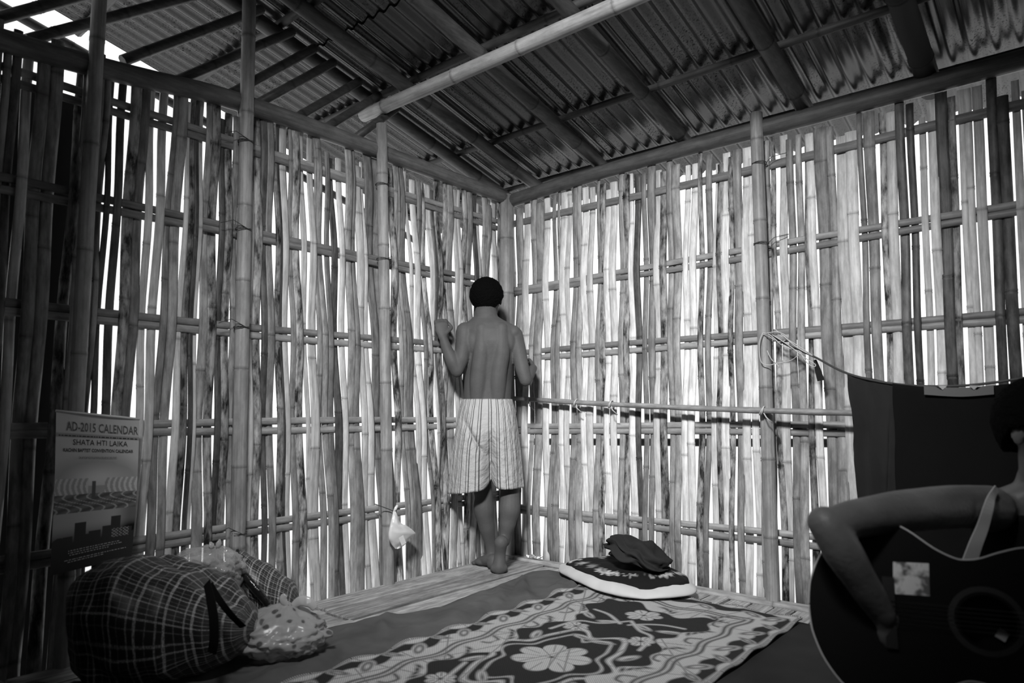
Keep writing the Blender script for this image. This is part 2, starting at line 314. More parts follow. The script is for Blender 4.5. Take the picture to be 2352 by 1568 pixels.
# left wall: rows 665 and 1100
def dn(a): return tuple(x - .062 * 435 * (1176 - x) / 1000 for x in a)
LS = [((-62, -38), None, 'B'), ((-36, -14), None, 'B'), ((-12, 12), None, 'Bd'), ((17.9, 42), None, 'A'), ((51, 78), None, 'B'), ((78, 109), None, 'B'), ((136, 162), (100, 128), 'As'), ((161, 176), None, 'B'), ((176, 208), None, 'B'), ((208, 223), None, 'B'), ((223, 236), None, 'Ad'), ((249, 267), None, 'Ad'), ((275, 296), None, 'Bs'), ((298, 316), None, 'B'),
 ((322, 338), (302, 318), 'A'), ((345, 364), (322, 340), 'A'), ((370, 384), (343, 360), 'B'), ((386, 404), (365, 381), 'B'), ((410, 420), (386, 402), 'A'), ((422, 437), (403, 419.5), 'As'), ((439, 446), (423, 431), 'Ad'), ((446, 456), (432, 442), 'A'), ((458, 474), (443, 464), 'B'), ((475, 496), (467, 485), 'Bs'),
 ((498, 509), (488, 501), 'Ad'), ((511, 526), (502, 519), 'As'), ((527, 541), (519, 533), 'B'), ((541, 560), (536, 558), 'B'), ((562, 579), (561, 577), 'A'), ((582, 598), (580, 595.6), 'As'), ((599, 612), (599, 611), 'Bd'), ((613, 627), (615, 629.6), 'B'), ((632, 641), (635, 649), 'As'), ((641, 647), (649, 654), 'Ad'), ((647, 662), (655, 666), 'A'),
 ((664, 673), (667, 681), 'B'), ((674, 689), (681, 698), 'Bs'), ((694, 704), (706, 712), 'A'), ((709, 723), (713, 730), 'A'), ((724, 733), (734, 744), 'B'), ((734, 744), (748, 759), 'B'), ((750, 760), (759, 771), 'B'), ((762, 773), (772, 787), 'Ad'), ((780, 791), (788, 800), 'A'), ((796, 811), (803, 817), 'B'), ((811, 818), (817, 830), 'B'), ((820, 834), (832, 844), 'A'), ((835, 844), (846, 861), 'A'), ((845, 860), (863, 876), 'B'),
 ((862, 876), (877, 890), 'B'), ((876, 889), (890, 905), 'B'), ((897, 909), (908, 919), 'As'), ((910, 917), (926, 935), 'B'), ((917, 925), (936, 946), 'B'), ((926, 936), (946, 958), 'B'), ((941, 946), (959, 969), 'A'), ((952, 964), (970, 981), 'A'), ((966, 972), (986, 992), 'B'), ((975, 982), (994, 1004), 'Bs'), ((987, 995), (1006, 1008), 'A'), ((997, 1002), (1009, 1013), 'Ad'), ((1003, 1013), (1013, 1019), 'As'),
 ((1017, 1026), (1018.5, 1029), 'Bs'), ((1027, 1040), (1034, 1046), 'B'), ((1045, 1052), (1048, 1056), 'A'), ((1053, 1059), (1056, 1063), 'A'), ((1060, 1070), (1063, 1075), 'Bs'), ((1072, 1084), (1077, 1089), 'B'), ((1088, 1097), (1092, 1101), 'Ad'), ((1098, 1104), (1101, 1108), 'A'), ((1108, 1117), (1111, 1120), 'B'), ((1117, 1125), (1120, 1128), 'B'), ((1130, 1141), (1131, 1142), 'A'), ((1142, 1155), (1143, 1155), 'Bs')]
for a, b, k in LS: strip('L', a, 665, b or dn(a), 1100, k, ztop=random.choice((random.uniform(2.1, 2.15), random.uniform(2.12, 2.16), random.uniform(2.12, 2.16), random.uniform(2.05, 2.1))))
for z in RL:
    for j, dz in enumerate((-.0165, .0165)):
        n0 = random.uniform(-.003, .003); ph = random.uniform(0, 6)
        pts = [(XL + n0, y, z + dz + .006 * math.sin(y * 2.1 + ph)) for y in np.linspace(.1, YW - .01, 22)]
        o = link('rail', tube(pts, .0155, 8, flat=.5), 'railY', wall['L']); rebase(o, pts[0])
for i, z in enumerate(RR):
    for j, dz in enumerate((-.0165, .0165) if i else (0,)):
        ph = random.uniform(0, 6); tilt = (.012, .02, .012, .012, .004)[i]
        pts = [(x, YW + random.uniform(-.001, .001), z + dz + tilt * (x + 1.5) + .005 * math.sin(x * 2.3 + ph)) for x in np.linspace(XL + .02, .6, 22)]
        o = link('rail', tube(pts, .0155 if i else .021, 8, flat=.5 if i else .55), 'railX', wall['R']); rebase(o, pts[0])
# an outer rail and board behind the strips
o = link('rail', tube([(-2.7, YW + .16, .655), (-.9, YW + .16, .70)], .02, 8), 'darkwood', wall['R'])
o = link('board', box((XL - .12, .66, -.3), (XL - .09, .945, 2.0)), 'darkwood', wall['L'])
# posts and top beams
def post(parent, pts, r, mat='post', gap=.36):
    me = culm(pts[0], pts[-1], r, r * .93, gap=gap, seg=14, bow=random.uniform(-.004, .004)); o = link('post', me, mat, parent); return rebase(o, pts[0])
post(wall['L'], [(XL + .055, 1.507, -.2), (XL + .055, 1.487, 2.60)], .03)
post(wall['L'], [(XL + .055, 2.305, -.2), (XL + .055, 2.215, 2.285)], .0295)
post(wall['L'], [(XL + .055, .885, -.2), (XL + .055, .915, 2.72)], .026)
post(wall['R'], [(-1.158, YW - .055, -.2), (-1.178, YW - .055, 2.245)], .031)
post(wall['R'], [(-2.73, YW - .045, -.2), (-2.74, YW - .04, 2.165)], .05)
post(wall['R'], [(.25, YW - .055, -.2), (.25, YW - .055, 2.2)], .032)
bm_pts = [(XL + .02, y, z) for y, z in ((-.4, 2.03), (.636, 2.075), (1.05, 2.108), (1.4, 2.15), (1.9, 2.158), (2.5, 2.155), (3.3, 2.148))]
o = link('top_beam', tube(catmull(bm_pts, 4), .039, 12), bamboo('grey_top_beam', .15, .3, axis=1, var=.1), wall['L']); rebase(o, bm_pts[0])
bm_pts = [(x, YW - .02, z) for x, z in ((-2.82, 2.125), (-2.2, 2.162), (-1.5, 2.178), (-.7, 2.18), (.8, 2.2))]
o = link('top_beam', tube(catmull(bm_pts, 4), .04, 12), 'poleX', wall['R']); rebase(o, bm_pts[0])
# wire bindings on the posts
def binding(parent, c, r, tails):
    pts = [Vector(c) + Vector((math.cos(a) * r, math.sin(a) * r, .004 * math.sin(a * 1.5))) for a in np.linspace(0, 4 * math.pi, 26)]
    pts += [Vector(c) + Vector(t) for t in tails]
    link('binding_wire', tube(pts, .0016, 5), 'string', parent)
for z, y in ((1.975, 1.49), (1.6, 1.49), (1.19, 1.495), (.35, 1.507)): binding(wall['L'], (XL + .055, y, z), .032, [(.01, -.05, .03), (.0, -.10, .01)])
for z, y in ((1.975, 2.222), (1.6, 2.235)): binding(wall['L'], (XL + .055, y, z), .032, [(.01, .05, .02)])
for z in (2.0, 1.62): binding(wall['R'], (-1.17, YW - .055, z), .034, [(.06, -.0, .02), (.12, 0.02, .03)])

# ------------------------------------------------------------------ roof: mono-pitch, falling towards the right wall
SL = .238
def rz(y, add=0.0): return 2.235 + SL * (YW - y) + add
roof = empty('ceiling'); tag(roof, 'underside of the corrugated metal roof on bamboo rafters and purlins', 'roof', kind='structure')
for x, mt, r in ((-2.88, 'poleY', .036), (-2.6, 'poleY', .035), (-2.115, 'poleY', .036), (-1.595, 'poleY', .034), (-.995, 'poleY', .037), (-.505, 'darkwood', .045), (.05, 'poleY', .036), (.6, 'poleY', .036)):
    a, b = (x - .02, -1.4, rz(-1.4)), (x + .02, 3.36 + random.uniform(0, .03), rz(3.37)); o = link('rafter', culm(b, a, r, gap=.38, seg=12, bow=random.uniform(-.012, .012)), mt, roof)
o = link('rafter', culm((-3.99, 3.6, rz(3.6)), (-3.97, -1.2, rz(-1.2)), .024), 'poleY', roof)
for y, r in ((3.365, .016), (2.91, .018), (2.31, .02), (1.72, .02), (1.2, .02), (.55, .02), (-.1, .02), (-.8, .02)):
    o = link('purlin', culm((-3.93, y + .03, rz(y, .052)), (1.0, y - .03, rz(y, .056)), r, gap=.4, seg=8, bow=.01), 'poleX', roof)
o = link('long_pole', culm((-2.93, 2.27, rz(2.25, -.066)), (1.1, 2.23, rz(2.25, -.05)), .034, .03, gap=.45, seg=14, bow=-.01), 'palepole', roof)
# diagonal struts of the open gable
for (a, b) in (((0, 41), (150, 0)), ((86, 86), (406, 0)), ((296, 134), (516, 52)), ((406, 186), (551, 124)), ((503, 231), (654, 148)), ((582, 244), (706, 176)), ((661, 282), (768, 220)), ((733, 303), (800, 262)), ((803, 327), (855, 289))):
    p, q = onL(*a, -.02), onL(*b, -.02); d = (q - p); p = p - d * .06; t = (rz(q.y, .0) - q.z) / (d.z + SL * d.y); q = q + d * max(0, t)
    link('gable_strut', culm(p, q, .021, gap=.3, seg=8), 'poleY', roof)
# corrugated sheets
def metal():
    m, nt, b = nmat('weathered_corrugated_metal'); L = nt.links.new; tc = N(nt, 'ShaderNodeTexCoord')
    n1 = N(nt, 'ShaderNodeTexNoise'); n1.inputs['Scale'].default_value = 130; n1.inputs['Detail'].default_value = 4; L(tc.outputs['Object'], n1.inputs['Vector'])
    n2 = N(nt, 'ShaderNodeTexNoise'); n2.inputs['Scale'].default_value = 3; n2.inputs['Detail'].default_value = 5; L(tc.outputs['Object'], n2.inputs['Vector'])
    r = N(nt, 'ShaderNodeValToRGB'); r.color_ramp.elements[0].position = .36; r.color_ramp.elements[1].position = .46; r.color_ramp.elements[0].color = g(.015); r.color_ramp.elements[1].color = g(.12)
    L(n1.outputs['Fac'], r.inputs[0])
    mr = N(nt, 'ShaderNodeMapRange'); mr.inputs['From Min'].default_value = .4; mr.inputs['From Max'].default_value = .6; L(n2.outputs['Fac'], mr.inputs[0])
    mx = N(nt, 'ShaderNodeMix', data_type='RGBA'); L(mr.outputs[0], mx.inputs['Factor']); mx.inputs['A'].default_value = g(.105); L(r.outputs[0], mx.inputs['B']); L(mx.outputs['Result'], b.inputs['Base Color'])
    b.inputs['Metallic'].default_value = .8; b.inputs['Roughness'].default_value = .27
    return m
M['metal'] = metal()
def sheet(x0, wd, y0, y1, lift):
    nx = int(wd / .076 * 8); ny = 7
    def fn(u, v):
        x = x0 + wd * u; y = y0 + (y1 - y0) * v; return (x, y, rz(y, .086 + lift) + .0095 * math.sin(2 * math.pi * x / .076) + .0)
    me = gridmesh(nx, ny, fn); o = link('corrugated_sheet', me, 'metal', roof); rebase(o, fn(0, 0)); return o
x = -3.92; k = 0
while x < .9:
    sheet(x, .80, 1.95, 3.72, .002 * (k % 2)); sheet(x + .02, .80, -.1, 2.1, .012 + .002 * (k % 2)); sheet(x, .80, -1.5, .05, .022 + .002 * (k % 2)); x += .722; k += 1
# the unseen rear half of the room
bk = link('wall_back', box((-2.9, -1.5, -.2), (1.4, -1.44, 3.25)), plain('dark_board_wall', .05, .9)); tag(bk, 'dark board wall behind the viewer', 'wall', kind='structure')
bs = link('wall_side', box((1.3, -1.5, -.2), (1.36, YW, 3.25)), plain('dark_board_wall_two', .05, .9)); tag(bs, 'dark board wall at the far right side of the room', 'wall', kind='structure')
lw = link('board_panel', box((XL - .05, -1.5, -.2), (XL + .0, .62, 2.05)), 'darkwood', wall['L'])

# ------------------------------------------------------------------ floor of flattened bamboo boards
fl = empty('floor'); tag(fl, 'raised floor of flattened bamboo boards', 'floor', kind='structure')
sub = link('joist_bed', box((XL + .03, -1.5, -.3), (1.3, YW - .03, -.024)), 'darkwood', fl)
x = XL + .045; k = 0
while x < 1.2:
    wd = random.choice((.13, .15, .17)) if x < -1.6 else random.uniform(.085, .1); cuts = [-1.4, random.uniform(.3, 1.0), 1.79 + random.uniform(-.05, .05) if k < 4 else random.uniform(1.4, 2.1), 3.13]
    for y0, y1 in zip(cuts, cuts[1:]):
        zt = random.uniform(-.007, .004)
        o = link('floor_board', box((x, y0 + .004, -.022), (x + wd - .009, y1 - .004, zt), .004), 'floor', fl); rebase(o, (x, y0, 0))
    x += wd; k += 1
o = link('edging_pole', culm((-2.68, 3.135, .004), (1.2, 3.135, -.002), .014, gap=.5, seg=8), 'floorX', fl)
for j in range(2): o = link('edging_board', box((XL + .03, 3.15 + j * .05, -.02), (1.2, 3.196 + j * .045, .004 - .004 * j), .003), 'floorX', fl); rebase(o, (XL, 3.15 + j * .05, 0))

# ------------------------------------------------------------------ rug, blanket, mat
def smooth(a, b, x): t = np.clip((x - a) / (b - a), 0, 1); return t * t * (3 - 2 * t)
def rug():
    x0, x1, yf, yn = -1.935, -.945, 2.925, .85; Wd = x1 - x0; nx, ny = 320, 620
    gx, gy = np.meshgrid(np.linspace(0, Wd, nx), np.linspace(0, yf - yn, ny)); X, Y = gx, gy
    rng = np.random.RandomState(3)
    dS = np.minimum(X, Wd - X); d = np.minimum(dS, Y); s = np.where(dS < Y, Y, X)
    I = np.full(X.shape, -1.0)                                   # signed field, >0 light
    def add(f): np.maximum(I, f * 60, out=I)
    def cut(f): np.minimum(I, -f * 60, out=I)
    def ell(cx, cy, a, b, th):
        c, q = math.cos(th), math.sin(th); u = (X - cx) * c + (Y - cy) * q; v = -(X - cx) * q + (Y - cy) * c
        return (1 - np.sqrt((u / a) ** 2 + (v / b) ** 2)) * min(a, b)
    def ring(cx, cy, a, b, th, w): return w - np.abs(ell(cx, cy, a, b, th))
    def curve(pts, w):
        P = [(p.x, p.y) for p in catmull([(a, b, 0) for a, b in pts], 6)]; out = np.full(X.shape, -9.0)
        for (ax, ay), (bx, by) in zip(P, P[1:]):
            vx, vy = bx - ax, by - ay; t = np.clip(((X - ax) * vx + (Y - ay) * vy) / (vx * vx + vy * vy + 1e-9), 0, 1)
            out = np.maximum(out, w - np.hypot(X - ax - t * vx, Y - ay - t * vy))
        return out
    # broad light border band with a scalloped inner edge
    inner = .265 + .035 * np.sin(2 * math.pi * s / .46) + .018 * np.sin(2 * math.pi * s / .15 + 1)
    add(np.minimum(inner - d, d - .012))
    hatch = (np.sin(2 * math.pi * (s + d * .25) / .0105) > .45) & (d > .165) & (d < inner - .03); I[hatch] = np.minimum(I[hatch], .15)
    # dark double wave line between scroll band and hatched band
    for o in (.152, .176): cut(.0055 - np.abs(d - o - .012 * np.sin(2 * math.pi * s / .23)))
    # outer band: dark ground left between light scrolls
    cut(np.minimum(.03 - np.abs(d - .05 - .022 * np.sin(2 * math.pi * s / .23 + 1.2)), d - .02))
    L = []
    for i in range(13):
        yy = .02 + .225 * i
        for sx in (0, 1):
            mx = (lambda a: a if sx == 0 else Wd - a); sg = 1 if sx == 0 else -1
            L.append((mx(.085), yy + .07, .052, .026, sg * .9)); L.append((mx(.06), yy + .165, .04, .018, sg * -.5))
    for a in L: add(ell(*a)); cut(ring(*a[:2], a[2] * .62, a[3] * .5, a[4], .0035))
    for i in range(4):
        xx = .22 + .2 * i; a = (xx, .08, .05, .024, .5); add(ell(*a)); cut(ring(xx, .08, .03, .012, .5, .0035))
    # dark paisley leaves and veined leaves in the hatched band
    for i in range(9):
        yy = .16 + .235 * i
        for sx in (0, 1):
            mx = (lambda a: a if sx == 0 else Wd - a); sg = 1 if sx == 0 else -1
            for q in range(4): cut(ell(mx(.215 + .016 * q), yy + .022 * q, .019, .0075, sg * (.3 + .5 * q)))
            cut(curve([(mx(.2), yy + .09), (mx(.24), yy + .11), (mx(.235), yy + .15), (mx(.21), yy + .16)], .005))
    for i in range(3):
        xx = .3 + .2 * i
        for q in range(4): cut(ell(xx + .02 * q, .215 + .012 * q, .02, .0075, .6 * q))
    # dark field with medallion
    cxm, cym = .49, 1.0
    def med(R, w):
        th = np.arctan2((Y - cym) / 1.5, X - cxm); rr = np.hypot((Y - cym) / 1.5, X - cxm); return w - np.abs(rr - R * (1 + .13 * np.cos(6 * th) + .05 * np.cos(10 * th)))
    add(np.where(d > .2, med(.205, .009), -1)); add(np.where(d > .2, med(.165, .0045), -1))
    def flower(cx, cy, R, n, rot=0.0, squash=1.0):
        th = np.arctan2(Y - cy, (X - cx) * squash) + rot; rr = np.hypot(X - cx, (Y - cy)); pet = R * (.62 + .38 * np.abs(np.cos(n * th / 2)) ** .5)
        add(pet - rr); cut(np.where(rr < R, .0035 - np.abs(np.sin(n * th / 2 + math.pi / 2)) * rr * .9, -1)); cut(.009 - rr)
        cut(np.where((rr > R * .4), .0016 - np.abs(np.sin(n * th / 2 + .0)) * rr * .5, -1))
    flower(cxm, cym - .01, .135, 7, .3)
    for cx, cy, R, n, ro in ((.49, .37, .075, 6, .2), (.36, .66, .05, 6, 0), (.64, .66, .05, 6, .5), (.34, 1.36, .05, 6, .2), (.65, 1.36, .05, 6, .9), (.49, 1.63, .08, 7, .1)): flower(cx, cy, R, n, ro)
    for cx, cy, th in ((.31, .5, .6), (.67, .5, -.6), (.3, .83, 1.2), (.69, .83, -1.2), (.3, 1.17, 1.9), (.69, 1.17, -1.9), (.42, .52, -.4), (.57, .52, .4), (.45, .75, .2), (.54, .76, -.3), (.42, 1.26, .8), (.56, 1.26, -.7)):
        add(ell(cx, cy, .042, .017, th)); cut(ell(cx + .006, cy + .004, .022, .005, th))
    for sx in (-1, 1):
        add(curve([(.49, .47), (.49 + sx * .09, .56), (.49 + sx * .16, .6), (.49 + sx * .19, .74)], .007)); add(curve([(.49 + sx * .02, .52), (.49 + sx * .12, .44), (.49 + sx * .2, .42)], .007))
        add(curve([(.49 + sx * .18, 1.22), (.49 + sx * .12, 1.4), (.49 + sx * .04, 1.5)], .007))
    # selvedge: dotted grey line
    I[(d < .012)] = np.where((np.sin(s[d < .012] * 900) > 0), .3, -.3)
    ink = .5 + .5 * np.clip(I, -1, 1)
    zz = .026 + .0035 * np.sin(X * 17 + 2 * np.sin(Y * 5)) * np.sin(Y * 9) + .006 * smooth(.03, 0, d) * np.sin(s * 28)
    px = x0 + X - .012 * smooth(.05, 0, X) * np.sin(Y * 27); P = np.stack([px, yf - Y + .006 * np.sin(X * 20) * smooth(.1, 0, Y), zz], -1)
    me = fast_grid(P, ink); o = link('rug', me, attr_mat('woven_floral_rug', .95, (.3, .7), .022, .42, weave=70)); me.flip_normals()
    modify(o, ('SOLIDIFY', dict(thickness=.006, offset=-1)))
    rebase(o, (-1.44, 1.9, .02)); return o
tag(rug(), 'floral patterned woven rug, light scrolls on black, on the floor in front', 'rug')
xe = [(.4, -2.52), (1.07, -2.456), (1.44, -2.36), (1.72, -2.342), (2.14, -2.215), (2.6, -2.27), (2.95, -2.32), (3.0, -2.3)]
def blanket_fn(u, v):
    y = .55 + v * (2.985 - .55); xl = np.interp(y, [a for a, b in xe], [b for a, b in xe]) + .015 * fbm((y * 4, 1, 1)); x = xl + u * (-1.35 - xl)
    out = max(0.0, min(1.0, (-1.9 - x) / .12)); edge = min(1, u / .06)
    rid = abs(fbm((x * 3.2 + y * 1.5, y * 1.8, 2.2), 3)); z = .006 + edge * out * (.012 + .11 * max(0, .30 - rid) * (.5 + .5 * fbm((x * 2, y * 2, 7))))
    z += edge * out * .026 * max(0, math.sin(x * 20 + y * 8 + 2 * fbm((x * 3, y * 3, 4)))) * (.4 + .6 * abs(fbm((x * 1.5, y * 2.2, 9))))
    return (x, y, z)
o = link('blanket', gridmesh(150, 260, blanket_fn), 'blanket'); modify(o, ('SOLIDIFY', dict(thickness=.004, offset=-1))); rebase(o, (-1.9, 1.8, 0)); tag(o, 'rumpled dark grey blanket spread under the left edge of the rug', 'blanket')
def mat_fn(u, v):
    x = -1.3 + u * 1.9; y = .3 + v * (2.93 - .3) - .03 * u; return (x, y, .008 + .003 * fbm((x * 3, y * 3, 1)) + .004 * max(0, math.sin(x * 5 + y * 9)))
o = link('floor_mat', gridmesh(50, 60, mat_fn), plain('black_floor_mat', .02, .9, nscale=4, namp=.3, spec=.15)); modify(o, ('SOLIDIFY', dict(thickness=.004, offset=-1))); rebase(o, (-.4, 1.7, 0)); tag(o, 'dark mat on the floor along the right side of the rug', 'mat')

# ------------------------------------------------------------------ pillow and folded cloth by the right wall
pl = empty('pillow', (-1.83, 2.99, .03)); tag(pl, 'floral cushion with a white border lying flat by the right wall', 'pillow')
def cushion(top):
    """outline measured on the floor; top=False builds the white lower body, True the dark floral cover"""
    ctr = Vector((-1.80, 2.93)); outl = catmull([(a + .04, b - .085, 0) for a, b in ((-2.235, 3.085), (-2.13, 2.96), (-1.95, 2.86), (-1.75, 2.785), (-1.6, 2.79), (-1.47, 2.93), (-1.445, 3.06), (-1.56, 3.17), (-1.8, 3.2), (-2.08, 3.19), (-2.235, 3.085))], 12)[:-1]
    n = len(outl); V = []; Fc = []; ink = []
    kp = [(.9, .036), (.97, .038), (1.0, .044), (.985, .055), (.92, .068), (.82, .077), (.74, .079)] if not top else [(.875, .058), (.86, .078), (.83, .085), (.72, .091), (.5, .096), (.25, .098), (.04, .098)]
    prof = kp if not top else [(p.x, p.y) for p in catmull([(a, b, 0) for a, b in kp], 5)]
    fl_ = [(-2.11, 3.0, .05, 1), (-2.0, 2.93, .03, .5), (-1.92, 2.9, .028, .35), (-1.85, 2.865, .03, .7), (-1.79, 2.84, .034, 1), (-1.735, 2.83, .03, .9), (-1.68, 2.85, .03, .5), (-1.55, 2.95, .03, .6), (-1.62, 3.05, .03, .5), (-1.97, 3.06, .03, .4), (-1.52, 3.02, .03, .6), (-2.18, 3.02, .03, .5), (-1.6, 2.9, .025, .4), (-2.06, 3.1, .03, .6)]
    for j, (sc_, z) in enumerate(prof):
        for i, p in enumerate(outl):
            sc_ = prof[j][0] * (1 + (.05 * fbm((p.x * 7, p.y * 7, 4)) if top else .018 * fbm((p.x * 9, p.y * 9, prof[j][1] * 25))))
            q = (ctr if not top else Vector((-1.80, 3.08))) * (1 - sc_) + Vector((p.x, p.y)) * sc_
            back = max(0, min(1, (q.y - 2.8) / .3)); wob = .009 * fbm((q.x * 8, q.y * 8, 1.0)); lx = max(0, 1 - abs(q.x + 2.22) / .25)
            V.append((q.x, q.y, (z - .034) * (1 - .55 * lx) + .034 + .018 * back * (z - .03) / .08 + wob * min(1, (z - .034) / .02)))
            c = 0
            for (a, b, r, w_) in fl_:
                dd = math.hypot(q.x - a, q.y - b); th = math.atan2(q.y - b, q.x - a); c = max(c, min(1, max(0, (1.25 * r * (.72 + .38 * math.cos(6 * th)) - dd) / .006)) * w_)
            ink.append(c * (.55 + .45 * min(1, 2 * abs(fbm((q.x * 45, q.y * 45, 2))))))
    for j in range(len(prof) - 1):
        for i in range(n): a, b = j * n + i, j * n + (i + 1) % n; Fc.append((a, b, b + n, a + n))
    Fc.append(tuple((len(prof) - 1) * n + i for i in range(n)))
    if not top: Fc.append(tuple(range(n - 1, -1, -1)))
    me = pyd(V, Fc); at = me.attributes.new('ink', 'FLOAT', 'POINT'); at.data.foreach_set('value', ink); return me
o = link('cushion_body', cushion(False), 'white', None); modify(o, ('SUBSURF', dict(levels=1))); rebase(o, (-1.83, 2.99, .03)); o.parent = pl; o.location = (0, 0, 0)
o = link('floral_cover', cushion(True), attr_mat('black_floral_cotton', .9, None, .008, .75), None); rebase(o, (-1.83, 2.99, .03)); o.parent = pl; o.location = (0, 0, 0); o['label'] = 'black floral print cover'
cl = bmesh.new(); bmesh.ops.create_icosphere(cl, subdivisions=5, radius=1)
for v in cl.verts:
    p = v.co.copy(); q = Vector((p.x * .165, p.y * .10, p.z * .06)); a = q.x * .8 - q.z * .3
    rid = math.sin((p.x * 2.2 + p.z * 3.4 + p.y * .8) * 2.6 + 1.5 * fbm(p * 1.4)); q *= 1 + .12 * rid + .16 * fbm(p * 1.7 + Vector((3, 1, 0)))
    q.z += .035 * math.exp(-((p.x + .45) / .3) ** 2) + .03 * math.exp(-((p.x - .3) / .25) ** 2) - .03 * p.x; v.co = q + Vector((-1.725, 2.98, .152))
    if v.co.z < .118: v.co.z = .118 - (.118 - v.co.z) * .1
o = link('folded_cloth', bm_mesh(cl), 'darkcloth'); rebase(o, (-1.755, 2.99, .13)); tag(o, 'crumpled charcoal cloth heaped on the floral cushion', 'cloth')
fw = bmesh.new(); bmesh.ops.create_grid(fw, x_segments=12, y_segments=8, size=1)
for v in fw.verts: v.co = Vector((-2.49 + v.co.x * .05, 3.165 + v.co.y * .028, .018 + .016 * abs(fbm((v.co.x * 2.5, v.co.y * 2.5, 1))) + .006 * random.random()))
o = link('foil_wrapper', bm_mesh(fw, False), 'foil'); modify(o, ('SOLIDIFY', dict(thickness=.0006))); rebase(o, (-2.49, 3.165, .012)); tag(o, 'small crumpled foil wrapper on the floor near the corner', 'wrapper')

# ------------------------------------------------------------------ pole tied along the right wall
tp = empty('tied_pole', (-2.6, 3.165, .91)); tag(tp, 'thin horizontal pole tied along the right wall', 'pole')
def child(me, name, mat, par):
    o = link(name, me, mat, par); o.matrix_parent_inverse = Matrix.Translation(-par.location); return o
a, b = Vector((-2.66, 3.205, .918)), Vector((-.55, 3.12, .832)); child(tube([a.lerp(b, t) + Vector((0, 0, -.012 * math.sin(3.14 * t))) for t in np.linspace(0, 1, 24)], [.0135 + .0016 * math.sin(i * 2.1) for i in range(24)], 10), 'pole', bamboo('grey_brown_pole', .24, .35, axis=0, var=.1), tp)
for x in (-2.55, -2.21, -1.98, -1.165):
    c = a.lerp(b, (x + 2.66) / 2.11) + Vector((0, 0, -.01)); pts = [c + Vector((.012 * math.sin(k * .9), math.cos(k) * .019, math.sin(k) * .019)) for k in np.linspace(0, 13, 34)] + [c + Vector((.03, -.03, -.03)), c + Vector((.05, -.01, -.055))]
    child(tube(pts, .0028, 5), 'twine_tie', 'rope', tp)
# ------------------------------------------------------------------ clothes line with dark cloths
D0 = 2.72
line = empty('clothes_line', W(1765, 770, 3.12)); tag(line, 'pale twine line knotted to the right wall post and running to the hung cloths', 'rope')
LP = [onR(1768, 763, .09), onR(1800, 788, .10), onR(1868, 818, .14), W(1948, 858, 2.70), W(2060, 882, 2.52), W(2200, 886, 2.36), W(2352, 868, 2.24), W(2560, 830, 2.16)]
child(tube(catmull(LP, 6), .0045, 6), 'line', 'string', line)
def loop(px, r=.0022):
    child(tube(catmull([onR(x, y, d) for x, y, d in px], 6), r, 5), 'twine_loop', 'rope', line)
loop([(1752, 764, .10), (1744, 790, .11), (1748, 830, .11), (1765, 838, .10), (1785, 834, .10), (1815, 828, .1), (1830, 818, .12), (1840, 808, .12), (1800, 795, .11), (1770, 770, .11), (1752, 764, .10)])
loop([(1780, 756, .10), (1800, 772, .12), (1830, 797, .13), (1866, 817, .14), (1850, 805, .14), (1810, 780, .12), (1782, 766, .10)])
loop([(1770, 766, .10), (1810, 792, .12), (1850, 822, .13), (1872, 836, .13), (1870, 842, .13), (1855, 834, .13), (1835, 806, .13)])
loop([(1758, 766, .11), (1785, 762, .12), (1810, 775, .11), (1790, 785, .10), (1765, 772, .11)])
loop([(1762, 805, .11), (1772, 825, .11), (1782, 834, .10), (1790, 842, .10)])
child(ribbon([onR(1872, 826, .13), onR(1879, 850, .12), onR(1886, 874, .12)], [-HV] * 3, [.012, .026, .03], .003), 'cloth_scrap', 'darkcloth', line)
def hung(px, depths, zlow, nu, nv, foldamp, mat, name, label, cat, sway=0.0):
    top = catmull([W(x, y, d) for (x, y), d in zip(px, depths)], 12); n = len(top)
    def fn(u, v):
        k = u * (n - 1); i = min(int(k), n - 2); p = top[i].lerp(top[i + 1], k - i); q = p.copy()
        q.z = p.z + (zlow - p.z) * v; dn = -HV * (foldamp * math.sin(u * 17 + v * 5 + 2 * math.sin(v * 3)) * min(1, v * 3) + .01 * fbm((u * 3, v * 3, 1))); q += dn; q += RV * (sway * v * (1 - u)); return q
    o = link(name, gridmesh(nu, nv, fn), mat); modify(o, ('SOLIDIFY', dict(thickness=.004))); rebase(o, top[0]); tag(o, label, cat); return o
hung([(1946, 860), (2000, 868), (2058, 882)], [2.705, 2.61, 2.53], .22, 40, 50, .009, 'darkcloth', 'hanging_cloth', 'charcoal cloth with diagonal creases hanging nearest the right wall post', 'cloth', sway=.05)
sh = hung([(2050, 880), (2125, 888), (2200, 891), (2290, 884), (2380, 872), (2520, 842)], [2.52, 2.44, 2.36, 2.28, 2.22, 2.17], .2, 60, 40, .004, 'black', 'hanging_shirt', 'black shirt hanging on the line behind the guitar player', 'shirt')
tp_ = [(2122, 886), (2205, 890), (2282, 884)]
def inset(u, v):
    pts = catmull([W(x, y, d - .014) for (x, y), d in zip(tp_, (2.44, 2.355, 2.285))], 10); k = u * (len(pts) - 1); i = min(int(k), len(pts) - 2); p = pts[i].lerp(pts[i + 1], k - i)
    notch = max(0, 1 - abs(u - .27) / .07) + max(0, 1 - abs(u - .72) / .07); p.z -= v * .03 + (1 - v) * .011 * notch; return p
o = link('collar_inset', gridmesh(40, 5, inset), 'greycloth', sh); o.matrix_parent_inverse = Matrix.Translation(-sh.location); o['label'] = 'grey collar panel'
for u0 in (.27, .72):
    pts = [W(2122 + 160 * u0 + dx, y, 2.44 - .155 * u0 - .02) for dx, y in ((-11, 885), (11, 885), (0, 895))]
    o = link('collar_point', pyd(pts, [(0, 1, 2)], False), 'white', sh); o.matrix_parent_inverse = Matrix.Translation(-sh.location)

